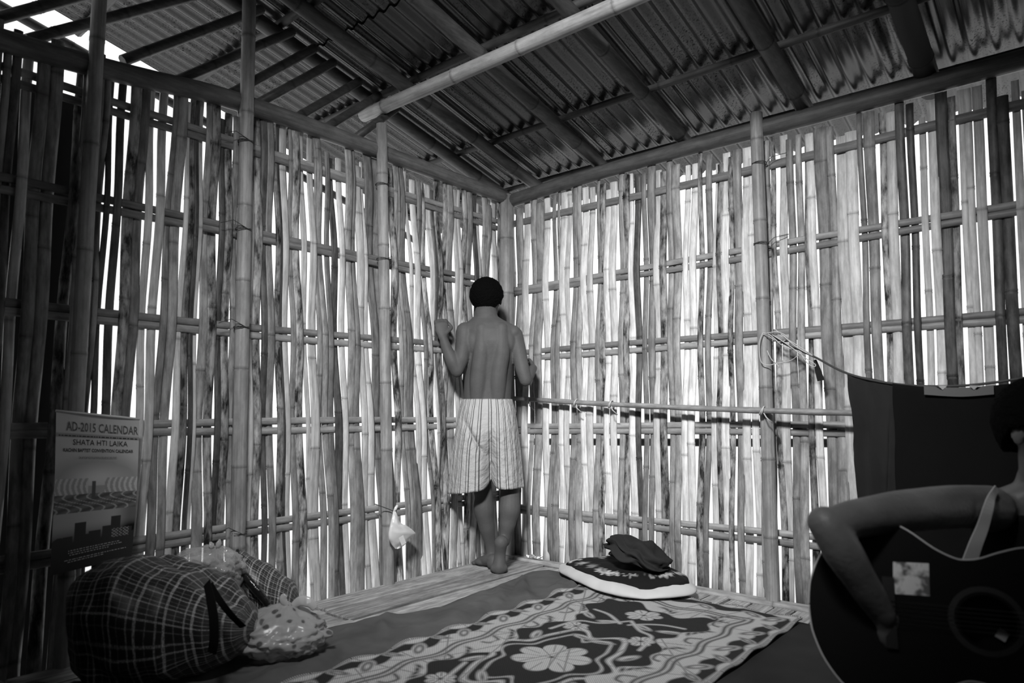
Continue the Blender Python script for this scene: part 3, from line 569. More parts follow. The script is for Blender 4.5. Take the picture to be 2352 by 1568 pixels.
# ------------------------------------------------------------------ bags on the left
def plaid(name, su, sv, lo=.012, hi=.5, w=.1):
    """woven tartan: pale double lines both ways on near-black, in the bag's own cloth coordinates"""
    m, nt, b = nmat(name); L = nt.links.new; uv = N(nt, 'ShaderNodeUVMap'); sp = N(nt, 'ShaderNodeSeparateXYZ'); L(uv.outputs[0], sp.inputs[0])
    def lines(sock, scale, off, width):
        a = N(nt, 'ShaderNodeMath', operation='MULTIPLY_ADD'); L(sock, a.inputs[0]); a.inputs[1].default_value = scale; a.inputs[2].default_value = off
        f = N(nt, 'ShaderNodeMath', operation='FRACT'); L(a.outputs[0], f.inputs[0])
        s = N(nt, 'ShaderNodeMath', operation='SUBTRACT'); L(f.outputs[0], s.inputs[0]); s.inputs[1].default_value = .5
        q = N(nt, 'ShaderNodeMath', operation='ABSOLUTE'); L(s.outputs[0], q.inputs[0])
        r = N(nt, 'ShaderNodeMapRange'); r.inputs['From Min'].default_value = width; r.inputs['From Max'].default_value = width * .5; L(q.outputs[0], r.inputs[0]); return r.outputs[0]
    def comb(socks, ws):
        cur = None
        for s, wt in zip(socks, ws):
            m_ = N(nt, 'ShaderNodeMath', operation='MULTIPLY'); L(s, m_.inputs[0]); m_.inputs[1].default_value = wt
            if cur is None: cur = m_.outputs[0]
            else: a = N(nt, 'ShaderNodeMath', operation='MAXIMUM'); L(cur, a.inputs[0]); L(m_.outputs[0], a.inputs[1]); cur = a.outputs[0]
        return cur
    U = comb([lines(sp.outputs[0], su, 0, w), lines(sp.outputs[0], su, .28, w * .7), lines(sp.outputs[0], su, .64, w * .5)], (1, .7, .3))
    V = comb([lines(sp.outputs[1], sv, 0, w), lines(sp.outputs[1], sv, .3, w * .7), lines(sp.outputs[1], sv, .62, w * .5)], (.8, .6, .3))
    a = N(nt, 'ShaderNodeMath', operation='ADD'); L(U, a.inputs[0]); L(V, a.inputs[1])
    # thread gaps along the lines
    nz = N(nt, 'ShaderNodeTexNoise'); nz.inputs['Scale'].default_value = 260; L(uv.outputs[0], nz.inputs['Vector'])
    nr = N(nt, 'ShaderNodeMapRange'); nr.inputs['From Min'].default_value = .35; nr.inputs['From Max'].default_value = .6; nr.inputs['To Min'].default_value = .25; L(nz.outputs['Fac'], nr.inputs[0])
    k = N(nt, 'ShaderNodeMath', operation='MULTIPLY'); L(a.outputs[0], k.inputs[0]); L(nr.outputs[0], k.inputs[1])
    r = N(nt, 'ShaderNodeMapRange'); r.inputs['From Max'].default_value = 1.6; r.inputs['To Min'].default_value = lo; r.inputs['To Max'].default_value = hi; L(k.outputs[0], r.inputs[0])
    cc = N(nt, 'ShaderNodeCombineColor')
    for i in range(3): L(r.outputs[0], cc.inputs[i])
    L(cc.outputs[0], b.inputs['Base Color']); b.inputs['Roughness'].default_value = .45; return m
def sack(stations, nseg, crease, wrap=1.0):
    """cloth sack lofted through cross-sections: (centre, half width axis, half height axis, squareness)"""
    C = [Vector(s[0]) for s in stations]; V = []; Fc = []; UVs = []; ns = len(stations)
    along = [0.0]
    for i in range(1, ns): along.append(along[-1] + (C[i] - C[i - 1]).length)
    for i, (c, ax, bx, sq) in enumerate(stations):
        c, ax, bx = Vector(c), Vector(ax), Vector(bx); e = 2 / sq
        for k in range(nseg):
            t = 2 * math.pi * k / nseg; a = math.copysign(abs(math.cos(t)) ** e, math.cos(t)); b_ = math.copysign(abs(math.sin(t)) ** e, math.sin(t))
            p = c + ax * a + bx * b_; d = (ax * a + bx * b_); f = crease * (fbm(p * 6.0, 3) + .8 * (abs(fbm(p * 4.2 + Vector((5, 2, 1)), 3)) - .3)); p = p + d.normalized() * f if d.length > 1e-6 else p; p.z = max(p.z, .03 + .1 * min(0, p.z - .03) * 0); V.append(p)
            UVs.append((along[i], k / nseg * wrap))
    for i in range(ns - 1):
        for k in range(nseg): a, b_ = i * nseg + k, i * nseg + (k + 1) % nseg; Fc.append((a, b_, b_ + nseg, a + nseg))
    Fc += [tuple(range(nseg - 1, -1, -1)), tuple((ns - 1) * nseg + k for k in range(nseg))]
    me = pyd(V, Fc); uvl = me.uv_layers.new(name='UVMap')
    for p in me.polygons:
        for li in p.loop_indices:
            vi = me.loops[li].vertex_index; u, v = UVs[vi]
            if p.index < (ns - 1) * nseg and p.index % nseg == nseg - 1 and vi % nseg == 0: v = wrap
            uvl.data[li].uv = (u, v)
    bm = bmesh.new(); bm.from_mesh(me); bmesh.ops.recalc_face_normals(bm, faces=bm.faces); bm.to_mesh(me); bm.free(); return me
def interp_st(keys, n):
    out = []
    for i in range(n):
        t = i / (n - 1) * (len(keys) - 1); k = min(int(t), len(keys) - 2); f = t - k; f = f * f * (3 - 2 * f) * .5 + f * .5
        a, b = keys[k], keys[k + 1]; out.append(tuple(Vector(a[j]).lerp(Vector(b[j]), f) for j in range(3)) + (a[3] + (b[3] - a[3]) * f,))
    return out
bg = empty('woven_bag', (-2.45, 1.15, .01)); tag(bg, 'large dark plaid woven carrier bag with black handles on the floor', 'bag')
def stn(px, yt, yb, dep, hd, sq, lean=0.0):
    top, bot = W(px, yt, dep), W(px, yb, dep); c = (top + bot) / 2; return (c, HV * hd, (top - bot) / 2 + RV * lean, sq)
keys = [stn(205, 1400, 1500, 2.28, .03, 2.2), stn(212, 1305, 1545, 2.27, .13, 3), stn(260, 1282, 1562, 2.25, .19, 3.4), stn(340, 1276, 1566, 2.25, .21, 3.4), stn(430, 1310, 1548, 2.26, .20, 3.2), stn(510, 1352, 1520, 2.29, .17, 2.8), stn(565, 1385, 1490, 2.33, .11, 2.4), stn(590, 1425, 1465, 2.35, .02, 2)]
o = link('bag_body', sack(interp_st(keys, 60), 90, .026, 1.35), plaid('tartan_woven_plastic', 15, 15, .010, .5, .065), None); o.data.transform(Matrix.Translation(-bg.location)); o.parent = bg
def strap(par, pts, wd): child(ribbon(catmull(pts, 5), -HV, wd, .004), 'handle', 'black', par)
strap(bg, [W(474, 1338, 2.12), W(482, 1372, 2.075), W(490, 1420, 2.055), W(491, 1470, 2.06), W(486, 1500, 2.08)], .026)
strap(bg, [W(482, 1342, 2.13), W(505, 1380, 2.10), W(530, 1412, 2.12), W(558, 1440, 2.17)], .019)
# second, smaller plaid bag behind
b2 = empty('woven_bag', (-2.55, 1.6, .01)); tag(b2, 'small crumpled plaid bag with dark shiny side behind the large plaid bag', 'bag')
keys = [stn(548, 1268, 1288, 2.74, .012, 2), stn(556, 1275, 1330, 2.73, .05, 2.2), stn(590, 1290, 1395, 2.72, .09, 2.4), stn(630, 1308, 1425, 2.73, .10, 2.6), stn(668, 1330, 1425, 2.75, .08, 2.4), stn(686, 1368, 1415, 2.77, .02, 2)]
o = link('bag_body', sack(interp_st(keys, 26), 48, .02, .7), plaid('small_tartan', 26, 26, .02, .5, .09), None); o.data.transform(Matrix.Translation(-b2.location)); o.parent = b2
child(tube(catmull([W(546, 1264, 2.70), W(548, 1300, 2.66), W(580, 1345, 2.62), W(612, 1385, 2.62), W(600, 1400, 2.64)], 6), [.012 + .012 * math.sin(3.14 * i / 24) for i in range(25)], 10, flat=.6), 'rolled_edge', plain('black_shiny_plastic', .012, .2, bump=.6, bscale=40, spec=.6), b2)
# plastic bags
def plastic(name, ctr, rad, knot, lump, seed, mat, label, base, cat='bag', spikes=()):
    bm = bmesh.new(); bmesh.ops.create_icosphere(bm, subdivisions=5, radius=1); c = Vector(ctr); kn = Vector(knot); rad = [abs(r_) for r_ in rad]
    for v in bm.verts:
        p = v.co.copy(); q = RV * (p.x * rad[0]) + HV * (p.y * rad[1]) + UP * (p.z * rad[2]); s = Vector((seed, seed * 2, 0))
        rd = abs(fbm(p * 2.1 + s, 3)); q *= 1 + lump * (fbm(p * 1.6 + s, 3) - 1.1 * (rd - .25)) ; q *= 1 - .16 * abs(fbm(p * 3.7 + s, 2)); q += q.normalized() * .006 * fbm(p * 9 + s, 2); q = c + q
        up = max(0, (p.z - .45) / .55) ** 1.5; q = q.lerp(kn, up * .93)
        if q.z < base: q.z = base + (base - q.z) * .03
        v.co = q
    o = link(name, bm_mesh(bm), mat); rebase(o, (c.x, c.y, base)); tag(o, label, cat); return o
pc = W(478, 1300, 2.62)
clear = plastic('plastic_bag', pc, (.135, .11, .075), W(497, 1252, 2.62), .3, 2.3, film('clear_film', .55, .28, .12), 'clear glossy plastic bag bulging behind the large plaid bag', max(.03, pc.z - .09))
ears = [(W(500, 1258, 2.6), W(505, 1238, 2.6)), (W(488, 1258, 2.6), W(483, 1244, 2.6))]
for a, b in ears: child(tube([a, a.lerp(b, .5), b], [.008, .012, .003], 7, flat=.5), 'knotted_end', film('clear_film_end', .6, .5), clear)
# crumpled clear filling seen through the clear bag, so it does not hover
for i, (x, y, r) in enumerate(((450, 1320, .05), (500, 1322, .055), (530, 1335, .045))):
    bm = bmesh.new(); bmesh.ops.create_icosphere(bm, subdivisions=3, radius=r); c = W(x, y, 2.62)
    for v in bm.verts: v.co = c + v.co * (1 + .35 * fbm(v.co * 20 + Vector((i, 0, 0))))
    child(bm_mesh(bm), 'packed_item', plain('packed_item_%d' % i, .16, .5), clear)
pc = W(644, 1452, 2.42)
dot = plastic('plastic_bag', pc, (.17, .13, .08), W(664, 1378, 2.44), .16, 6.1, None, 'translucent dotted plastic bag slumped in front of the plaid bags', .012)
def dotted():
    m, nt, b = nmat('dotted_film'); L = nt.links.new; tc = N(nt, 'ShaderNodeTexCoord'); vo = N(nt, 'ShaderNodeTexVoronoi'); vo.inputs['Scale'].default_value = 24; vo.inputs['Randomness'].default_value = .5; L(tc.outputs['Object'], vo.inputs['Vector'])
    r = N(nt, 'ShaderNodeMapRange'); r.inputs['From Min'].default_value = .22; r.inputs['From Max'].default_value = .32; r.inputs['To Min'].default_value = .07; r.inputs['To Max'].default_value = .34; L(vo.outputs['Distance'], r.inputs[0])
    cc = N(nt, 'ShaderNodeCombineColor')
    for i in range(3): L(r.outputs[0], cc.inputs[i])
    L(cc.outputs[0], b.inputs['Base Color']); b.inputs['Roughness'].default_value = .3; b.inputs['Alpha'].default_value = .7; return m
dot.data.materials.clear(); dot.data.materials.append(dotted())
for pts, r in (([(660, 1392), (650, 1376), (656, 1366)], .012), ([(672, 1392), (690, 1380), (712, 1384), (724, 1398)], .016)):
    P = catmull([W(x, y, 2.42) for x, y in pts], 5); child(tube(P, [r * (.6 + .5 * math.sin(3.1 * i / (len(P) - 1))) for i in range(len(P))], 8, flat=.4), 'torn_flap', film('film_flap', .5, .6), dot)
# small bag hanging from the middle post
hb = empty('plastic_bag', onL(905, 1172, .1)); tag(hb, 'small white plastic bag hanging from a string on the left wall', 'bag')
child(tube(catmull([onL(860, 1157, .06), onL(885, 1166, .09), onL(905, 1174, .10)], 4), .0022, 5), 'string', 'string', hb)
def hang_fn(u, v):
    # diamond-shaped pouch measured on the wall, front and back skins
    t = u * 2 * math.pi; prof = [(0, 903, 909), (.1, 901, 913), (.3, 897, 919), (.5, 893, 945), (.62, 892, 956), (.75, 893, 940), (.9, 900, 930), (1, 908, 916)]
    l = np.interp(v, [p[0] for p in prof], [p[1] for p in prof]); r = np.interp(v, [p[0] for p in prof], [p[2] for p in prof]); y = 1174 + v * 86 + (0 if v < .4 else -6 * (math.cos(t) * .5 + .5) * (1 - v))
    x = (l + r) / 2 + (r - l) / 2 * math.cos(t); th = .035 * math.sin(math.pi * min(1, v * 1.05)) ** .7
    return onL(x, y, .11 + th * math.sin(t) + .006 * fbm((x * .06, y * .06, t), 3))
child(gridmesh(28, 26, hang_fn), 'pouch', film('white_film', .8, .85, .3), hb)
child(tube([onL(904, 1175, .105), onL(909, 1167, .11), onL(913, 1160, .11)], [.004, .008, .006], 7, flat=.6), 'knotted_end', film('white_film_end', .8, .9), hb)
child(ribbon([onL(921, 1232, .155), onL(928, 1250, .15)], Vector((1, -.3, 0)), .026, .001), 'paper_label', plain('pale_paper', .8, .8), hb)

# ------------------------------------------------------------------ calendar on the left wall
cal = empty('calendar', onL(215, 950, .06)); tag(cal, 'long paper wall calendar with printed picture hanging on the left wall', 'calendar')
ca, cb, cc_, cd = onL(127, 943, .092), onL(318, 962, .092), onL(300, 1278, .098), onL(112, 1322, .104)
def cpt(u, v, n=0.0):
    t = ca.lerp(cb, u); bt = cd.lerp(cc_, u); p = t.lerp(bt, v); p.x += .012 * math.sin(v * 3.1) + .008 * (2 * u - 1) ** 2 + n; return p
nu, nv = 110, 200
gu, gv = np.meshgrid(np.linspace(0, 1, nu), np.linspace(0, 1, nv)); rngc = np.random.RandomState(5)
ink = np.full(gu.shape, .62); ink[(gv < .15)] = .58; ink[(gv > .135) & (gv < .158)] = .25
ell = np.hypot((gu - .52) / .50, (gv - .47) / .165)
ink = ink * (1 - .25 * smooth(1.5, 1.0, ell))
th = np.arctan2(gv - .47, gu - .47)
arc = np.exp(-((ell - .80) / .13) ** 2) * (gv < .42); ink -= .5 * arc * (.6 + .4 * np.sin(th * 17))
glow = np.exp(-(np.hypot((gu - .47) / .35, (gv - .43) / .09)) ** 2); ink = np.maximum(ink, .35 + .45 * glow * (gv < .47))
fig = (gv > .42) & (gv < .55) & (ell < 1.05) & (np.abs(gu - .5) > .1); ink = np.where(fig, .42 + .3 * (np.sin(gu * 95 + 3 * np.sin(gv * 30)) > .1), ink)
cloud = (gv >= .52) & (gv < .66); band = .10 + .35 * (np.abs(np.sin(gu * 22 + 4 * np.sin(gv * 38))) < .28) + .12 * np.sin(gv * 60 + gu * 9) ** 2; ink = np.where(cloud, band, ink)
ink = np.where((gv >= .44) & (gv < .55) & (np.abs(gu - .47) < .022), .12, ink)
ink = np.where((gv >= .635) & (gv < .83), .55 - .35 * smooth(.7, .95, gu) - .5 * smooth(.70, .84, gv), ink)
sky = .80 - .02 * np.sin(gu * 19); ink = np.where(gv > sky, .05, ink)
for a, b, t in ((.12, .24, .78), (.26, .40, .70), (.44, .58, .765), (.60, .70, .745), (.70, .82, .685), (.84, .97, .77)): ink = np.where((gu > a) & (gu < b) & (gv > t), .05, ink)
ink = np.where((gu > .72) & (gu < .93) & (gv > .77) & (gv < .83) & (np.sin(gu * 140) * np.sin(gv * 300) > .1), .4, ink)
P = np.array([[cpt(gu[j, i], gv[j, i]) for i in range(nu)] for j in range(nv)]); me = fast_grid(P, np.clip(ink, 0, 1)); me.flip_normals()
o = child(me, 'printed_sheet', attr_mat('printed_paper', .4, None, .012, .9), cal)
child(tube([cpt(-.005, 0), cpt(1.005, 0)], .004, 6), 'top_strip', plain('white_plastic_strip', .8, .4), cal)
child(tube(catmull([cpt(.47, 0), onL(222, 930, .05), onL(220, 915, .04)], 4), .0012, 5), 'hanging_string', 'string', cal)
def lettering(txt, u0, u1, v, hgt, mat, bold=0.0, shear=0.0):
    cu = bpy.data.curves.new('t', 'FONT'); cu.body = txt; cu.size = 1; cu.offset = bold; cu.shear = shear; cu.resolution_u = 2; ob = bpy.data.objects.new('t', cu); COL.objects.link(ob)
    me = bpy.data.meshes.new_from_object(ob); bpy.data.objects.remove(ob); xs = [q.co.x for q in me.vertices]; ys = [q.co.y for q in me.vertices]; a, b = min(xs), max(xs); c, d = min(ys), max(ys)
    for q in me.vertices: q.co = cpt(u0 + (u1 - u0) * (q.co.x - a) / (b - a), v - hgt * (q.co.y - c) / (d - c), .0022)
    child(me, 'lettering', mat, cal)
M['ink'] = plain('print_ink', .03, .6); M['ink2'] = plain('grey_print_ink', .11, .6); M['inkw'] = plain('pale_print_ink', .5, .6)
lettering('AD-2015 CALENDAR', .12, .985, .118, .060, M['ink2'], .01)
lettering('SHATA HTI LAIKA', .20, .86, .205, .036, M['ink'])
lettering('KACHIN BAPTIST CONVENTION CALENDAR', .09, .93, .25, .023, M['ink'], .02)
V = []; Fc = []
for i in range(19):                                  # line of round-lettered script
    u = .28 + i * .0245; gapd = random.choice((0, 1.57, 3.14, 4.7)); n = 9
    for k in range(n):
        a = gapd + .5 + k / (n - 1) * 5.3
        for rr in (.0085, .0115): V.append(cpt(u + rr * math.cos(a), .287 + rr * .55 * math.sin(a) * 1.2, .0022))
    base = i * n * 2
    for k in range(n - 1): Fc.append((base + 2 * k, base + 2 * k + 1, base + 2 * k + 3, base + 2 * k + 2))
child(pyd(V, Fc, False), 'lettering', M['ink2'], cal)
for v, u0, u1 in ((.148, .03, .97), (.868, .2, .8), (.882, .2, .82), (.896, .22, .7), (.925, .16, .9), (.938, .2, .6)):   # rows of small, unreadable print
    V = []; Fc = []; u = u0
    while u < u1:
        wdt = random.uniform(.012, .045)
        b = len(V)
        for a, dv in ((u, -.003), (u + wdt, -.003), (u + wdt, .003), (u, .003)): V.append(cpt(a, v + dv + .012 * (.5 - a) * (v > .5), .0022))
        Fc.append((b, b + 1, b + 2, b + 3)); u += wdt + .012
    child(pyd(V, Fc, False), 'small_print', M['inkw'] if v > .5 else M['ink'], cal)

# ------------------------------------------------------------------ people
class Vol:
    """closed shapes gathered into one bmesh, later fused into one continuous skin"""
    def __init__(self): self.bm = bmesh.new()
    def ball(self, c, r, axes=None, sub=3):
        r = (r, r, r) if isinstance(r, (int, float)) else r; ax = axes or (RV, HV, UP); t = bmesh.new(); bmesh.ops.create_icosphere(t, subdivisions=sub, radius=1)
        c = Vector(c)
        for v in t.verts: v.co = c + ax[0] * (v.co.x * r[0]) + ax[1] * (v.co.y * r[1]) + ax[2] * (v.co.z * r[2])
        self._add(t)
    def _add(self, t):
        me = bpy.data.meshes.new('t'); bmesh.ops.recalc_face_normals(t, faces=t.faces); t.to_mesh(me); t.free(); self.bm.from_mesh(me); bpy.data.meshes.remove(me)
    def limb(self, pts, n=5):
        """tapered limb through (point, radius) pairs, round ends"""
        P = catmull([p for p, r in pts], n); rr = []
        for i in range(len(pts) - 1):
            for k in range(n): f = k / n; f = f * f * (3 - 2 * f); rr.append(pts[i][1] + (pts[i + 1][1] - pts[i][1]) * f)
        rr.append(pts[-1][1]); me = tube(P, rr, 16); self.bm.from_mesh(me); bpy.data.meshes.remove(me)
        self.ball(P[0], rr[0] * .99, sub=2); self.ball(P[-1], rr[-1] * .99, sub=2)
    def loft(self, rings, seg=32, n=4):
        """rings: (centre, half-width, half-depth, right axis, depth axis)"""
        V = []; R = []
        for i in range(len(rings) - 1):
            for k in range(n):
                f = k / n; g2 = f * f * (3 - 2 * f) * .4 + f * .6; R.append(tuple(a + (b - a) * g2 for a, b in zip(rings[i], rings[i + 1])))
        R.append(rings[-1]); t = bmesh.new(); loops = []
        for c, hw, hd, ax, ay in R: loops.append([t.verts.new(c + ax * (hw * math.cos(2 * math.pi * k / seg)) + ay * (hd * math.sin(2 * math.pi * k / seg))) for k in range(seg)])
        for a, b in zip(loops, loops[1:]):
            for k in range(seg): t.faces.new((a[k], a[(k + 1) % seg], b[(k + 1) % seg], b[k]))
        t.faces.new(loops[0][::-1]); t.faces.new(loops[-1]); self._add(t)
    def hand(self, wrist, fdir, back, size, curl, side, spread=.12, thumb=.6):
        """palm, four fingers of different length and a thumb; fdir towards the knuckles, back = outward normal of the back of the hand, side=+1 thumb towards fdir x back"""
        f = Vector(fdir).normalized(); b = Vector(back); b = (b - f * b.dot(f)).normalized(); s = f.cross(b) * side; L = size
        self.ball(wrist + f * (.25 * L), (.22 * L, .27 * L, .085 * L), (s, f, b)); self.ball(wrist + f * (.38 * L), (.23 * L, .14 * L, .08 * L), (s, f, b)); self.ball(wrist + f * .05 * L, (.16 * L, .2 * L, .1 * L), (s, f, b))
        for i, (o, ln) in enumerate(((.165, .40), (.055, .45), (-.055, .42), (-.16, .33))):
            d = (f + s * (spread * (o / .16))).normalized(); p = wrist + f * (.46 * L) + s * (o * L); pts = [(p - d * .1 * L, .052 * L)]; ang = 0.0; r = .052 * L
            for j, (fr, cu) in enumerate(((.45, curl[0]), (.30, curl[1]), (.25, curl[2]))):
                ang += cu; dd = d * math.cos(ang) - b * math.sin(ang); p = p + dd * (fr * ln * L); r *= .92; pts.append((p, r))
            self.limb(pts, 3)
        p = wrist + f * (.16 * L) + s * (.16 * L); d = (f * .65 + s * .75 - b * .2).normalized(); p2 = p + d * .2 * L; p3 = p2 + (f * .8 + s * (.5 - thumb) - b * .4).normalized() * .17 * L; p4 = p3 + (f * .8 - s * thumb * .5 - b * .5).normalized() * .13 * L
        self.limb([(p - d * .06 * L, .075 * L), (p2, .062 * L), (p3, .056 * L), (p4, .046 * L)], 3)
    def build(self, name, mat, parent, voxel, smooth=4):
        o = link(name, bm_mesh(self.bm), mat); modify(o, ('REMESH', dict(mode='VOXEL', voxel_size=voxel, use_smooth_shade=True)), ('SMOOTH', dict(factor=.5, iterations=smooth)))
        if parent: o.parent = parent; o.matrix_parent_inverse = Matrix.Translation(-parent.location)
        return o
def head(v, c, sz, fwd, up):
    """skull, face and ears; returns eye positions and axes. sz = head height"""
    f = Vector(fwd).normalized(); u = (Vector(up) - f * Vector(up).dot(f)).normalized(); s = f.cross(u); ax = (s, f, u)
    v.ball(c + u * .10 * sz - f * .03 * sz, (.335 * sz, .40 * sz, .36 * sz), ax); v.ball(c - u * .2 * sz + f * .10 * sz, (.26 * sz, .27 * sz, .29 * sz), ax); v.ball(c - u * .38 * sz + f * .2 * sz, (.14 * sz, .12 * sz, .1 * sz), ax)
    v.limb([(c + u * .04 * sz + f * .33 * sz, .03 * sz), (c - u * .06 * sz + f * .40 * sz, .042 * sz), (c - u * .12 * sz + f * .42 * sz, .055 * sz)], 3)
    for q in (-1, 1):
        v.ball(c - u * .14 * sz + f * .385 * sz + s * (q * .05 * sz), .04 * sz, sub=2); v.ball(c + u * .085 * sz + f * .325 * sz + s * (q * .13 * sz), (.1 * sz, .045 * sz, .035 * sz), ax, 2); v.ball(c - u * .06 * sz + f * .25 * sz + s * (q * .19 * sz), .09 * sz, sub=2)
        v.ball(c - u * .02 * sz - f * .0 * sz + s * (q * .345 * sz), (.035 * sz, .075 * sz, .125 * sz), ((s + f * (-.35 * q) * q).normalized(), f, u), 2); v.ball(c - u * .1 * sz + f * .02 * sz + s * (q * .335 * sz), (.03 * sz, .045 * sz, .05 * sz), ax, 2)
    v.ball(c - u * .235 * sz + f * .355 * sz, (.1 * sz, .045 * sz, .025 * sz), ax, 2); v.ball(c - u * .275 * sz + f * .345 * sz, (.085 * sz, .045 * sz, .03 * sz), ax, 2)
    return [c + u * .015 * sz + f * .315 * sz + s * (q * .135 * sz) for q in (-1, 1)], ax
def eyes(pos, ax, sz, parent):
    for p in pos:
        v = Vol(); p = p - ax[1] * .022 * sz; v.ball(p, .05 * sz); e = link('eye', bm_mesh(v.bm), 'eye', parent); e.matrix_parent_inverse = Matrix.Translation(-parent.location)
        v = Vol(); v.ball(p + ax[1] * .042 * sz, .024 * sz, sub=2); i = link('iris', bm_mesh(v.bm), 'iris', e); i.matrix_parent_inverse = Matrix.Translation(-parent.location)
def haircap(c, sz, ax, parent, low=.18, rough=.012):
    s, f, u = ax; bm = bmesh.new(); bmesh.ops.create_icosphere(bm, subdivisions=6, radius=1)
    cc = c + u * .10 * sz - f * .055 * sz
    for v in bm.verts:
        p = v.co.copy(); face = max(0, p.y - .25) / .75; n = fbm(p * 7, 4) * .6 + fbm(p * 19, 2) * .5
        r = 1 + rough / .1 * n * .25
        q = cc + s * (p.x * .405 * sz * r * (1 - .32 * max(0, -p.z - .2))) + f * (p.y * .435 * sz * r) + u * (p.z * .43 * sz * r * (1.3 if p.z < 0 and p.y < 0 else 1))
        lo = -.2 - low * min(1, max(0, -p.y) / .55) + .6 * max(0, p.y - .1) + .05 * n          # hairline: nape low, forehead high
        if p.z < lo: q = cc + s * (p.x * .2 * sz) + f * (p.y * .25 * sz) + u * ((lo * .43 * (1.2 if p.y < 0 else 1) - .02 * (lo - p.z)) * sz)
        v.co = q
    o = link('hair', bm_mesh(bm), 'hair', parent); o.matrix_parent_inverse = Matrix.Translation(-parent.location); return o

# --- standing person at the corner, back turned
P1 = empty('person', onF(1132, 1300)); tag(P1, 'shirtless person in striped shorts standing with back turned, peering out through the wall', 'person')
v = Vol(); D = 3.80
def ring(px, py, hw, hd, d): return (W(px, py, d), hw, hd, RV, HV)
v.loft([ring(1115, 700, .052, .055, 3.83), ring(1115, 724, .058, .058, 3.82), ring(1118, 735, .092, .066, 3.80), ring(1122, 745, .133, .076, 3.79), ring(1126, 759, .153, .09, 3.785), ring(1129, 785, .140, .104, 3.785), ring(1129, 812, .130, .106, 3.79), ring(1125, 842, .129, .102, 3.795), ring(1121, 875, .129, .096, 3.80), ring(1119, 915, .129, .096, 3.80), ring(1119, 950, .142, .108, 3.80), ring(1120, 985, .152, .118, 3.80), ring(1122, 1020, .145, .108, 3.81)])
for q in (-1, 1):   # back muscles either side of the spine, shoulder blades, buttocks
    v.limb([(W(1129 + q * 22, 756, 3.732), .038), (W(1129 + q * 22, 810, 3.721), .048), (W(1122 + q * 22, 860, 3.727), .047), (W(1119 + q * 21, 925, 3.742), .042)], 4)
    v.ball(W(1127 + q * 34, 785, 3.745), (.055, .042, .075))
    v.ball(W(1120 + q * 30, 985, 3.775), (.08, .085, .09)); v.ball(W(1126 + q * 53, 765, 3.775), (.042, .05, .044))
v.limb([(W(1115, 705, 3.83), .056), (W(1117, 735, 3.80), .066)], 3)
# left arm raised, hand hooked on the strips
v.limb([(W(1068, 760, 3.77), .05), (W(1066, 790, 3.755), .046), (W(1060, 822, 3.74), .041), (W(1050, 852, 3.73), .034)])
v.limb([(W(1050, 853, 3.73), .034), (W(1040, 832, 3.725), .037), (W(1026, 800, 3.73), .029), (W(1018, 776, 3.735), .022)])
v.hand(W(1017, 774, 3.735), UP * 1 + RV * -.12 + HV * .12, -HV + RV * .25, .168, (.75, .95, .7), 1, .10, .7)
# right arm, elbow bent, forearm reaching forward
v.limb([(W(1182, 768, 3.78), .045), (W(1190, 800, 3.765), .042), (W(1198, 840, 3.75), .039), (W(1207, 874, 3.74), .033)])
v.limb([(W(1207, 873, 3.745), .033), (W(1213, 862, 3.80), .034), (W(1221, 850, 3.90), .027), (W(1225, 845, 3.96), .022)])
v.hand(W(1225, 845, 3.955), HV + UP * .1, RV + UP * .3, .16, (.25, .4, .3), -1)
# legs
v.limb([(W(1098, 985, 3.80), .085), (W(1100, 1050, 3.81), .072), (W(1108, 1118, 3.83), .05), (W(1111, 1140, 3.83), .049), (W(1111, 1168, 3.83), .055), (W(1117, 1205, 3.84), .044), (W(1126, 1250, 3.86), .029), (W(1129, 1272, 3.86), .029)])
v.limb([(W(1146, 985, 3.80), .085), (W(1158, 1050, 3.79), .072), (W(1170, 1118, 3.785), .05), (W(1171, 1140, 3.78), .052), (W(1170, 1168, 3.77), .057), (W(1166, 1200, 3.765), .045), (W(1161, 1228, 3.76), .031), (W(1159, 1243, 3.765), .03)])
# left foot flat, toes turned out
h0 = onF(1133, 1294, .032); t0 = onF(1104, 1288, .022); dv = (t0 - h0); dv.z = 0; dv.normalize(); sd = dv.cross(UP)
v.ball(h0, (.033, .04, .032), (sd, dv, UP)); v.limb([(h0 + UP * .02, .03), (h0.lerp(t0, .5) + UP * .012, .03), (t0, .024)], 4); v.ball(h0.lerp(t0, .85), (.042, .05, .022), (sd, dv, UP))
for k in range(5): q = t0 + sd * (-.034 + .017 * k) + dv * (.022 - .006 * abs(k - 1)); q.z = .013; v.ball(q, (.0095 if k else .013, .021, .011), (sd, dv, UP), 2)
# right foot up on its toes, sole towards the viewer
bl = onF(1146, 1304, .03); he = W(1151, 1246, 3.715)
v.limb([(he, .034), (he.lerp(bl, .45) + HV * .012, .030), (bl, .037)], 5); v.ball(bl, (.046, .03, .032)); v.ball(he, (.036, .032, .038)); v.limb([(he + HV * .03, .03), (W(1159, 1238, 3.765), .031)], 3)
for k in range(5): q = bl + RV * (-.036 + .018 * k) + HV * (.045 - .005 * abs(k - 1)); q.z = .014; v.ball(q, (.01 if k else .013, .026, .013), None, 2)
hc = W(1118, 688, 3.86); hf = HV + RV * .10 - UP * .18
ey, hax = head(v, hc, .228, hf, UP + HV * .15)
v.limb([(hc - UP * .06, .055), (W(1114, 726, 3.81), .064)], 3)
body = v.build('body', 'skin', P1, .0046, 7)
eyes(ey, hax, .228, body); haircap(hc, .232, hax, P1, .78, .016)
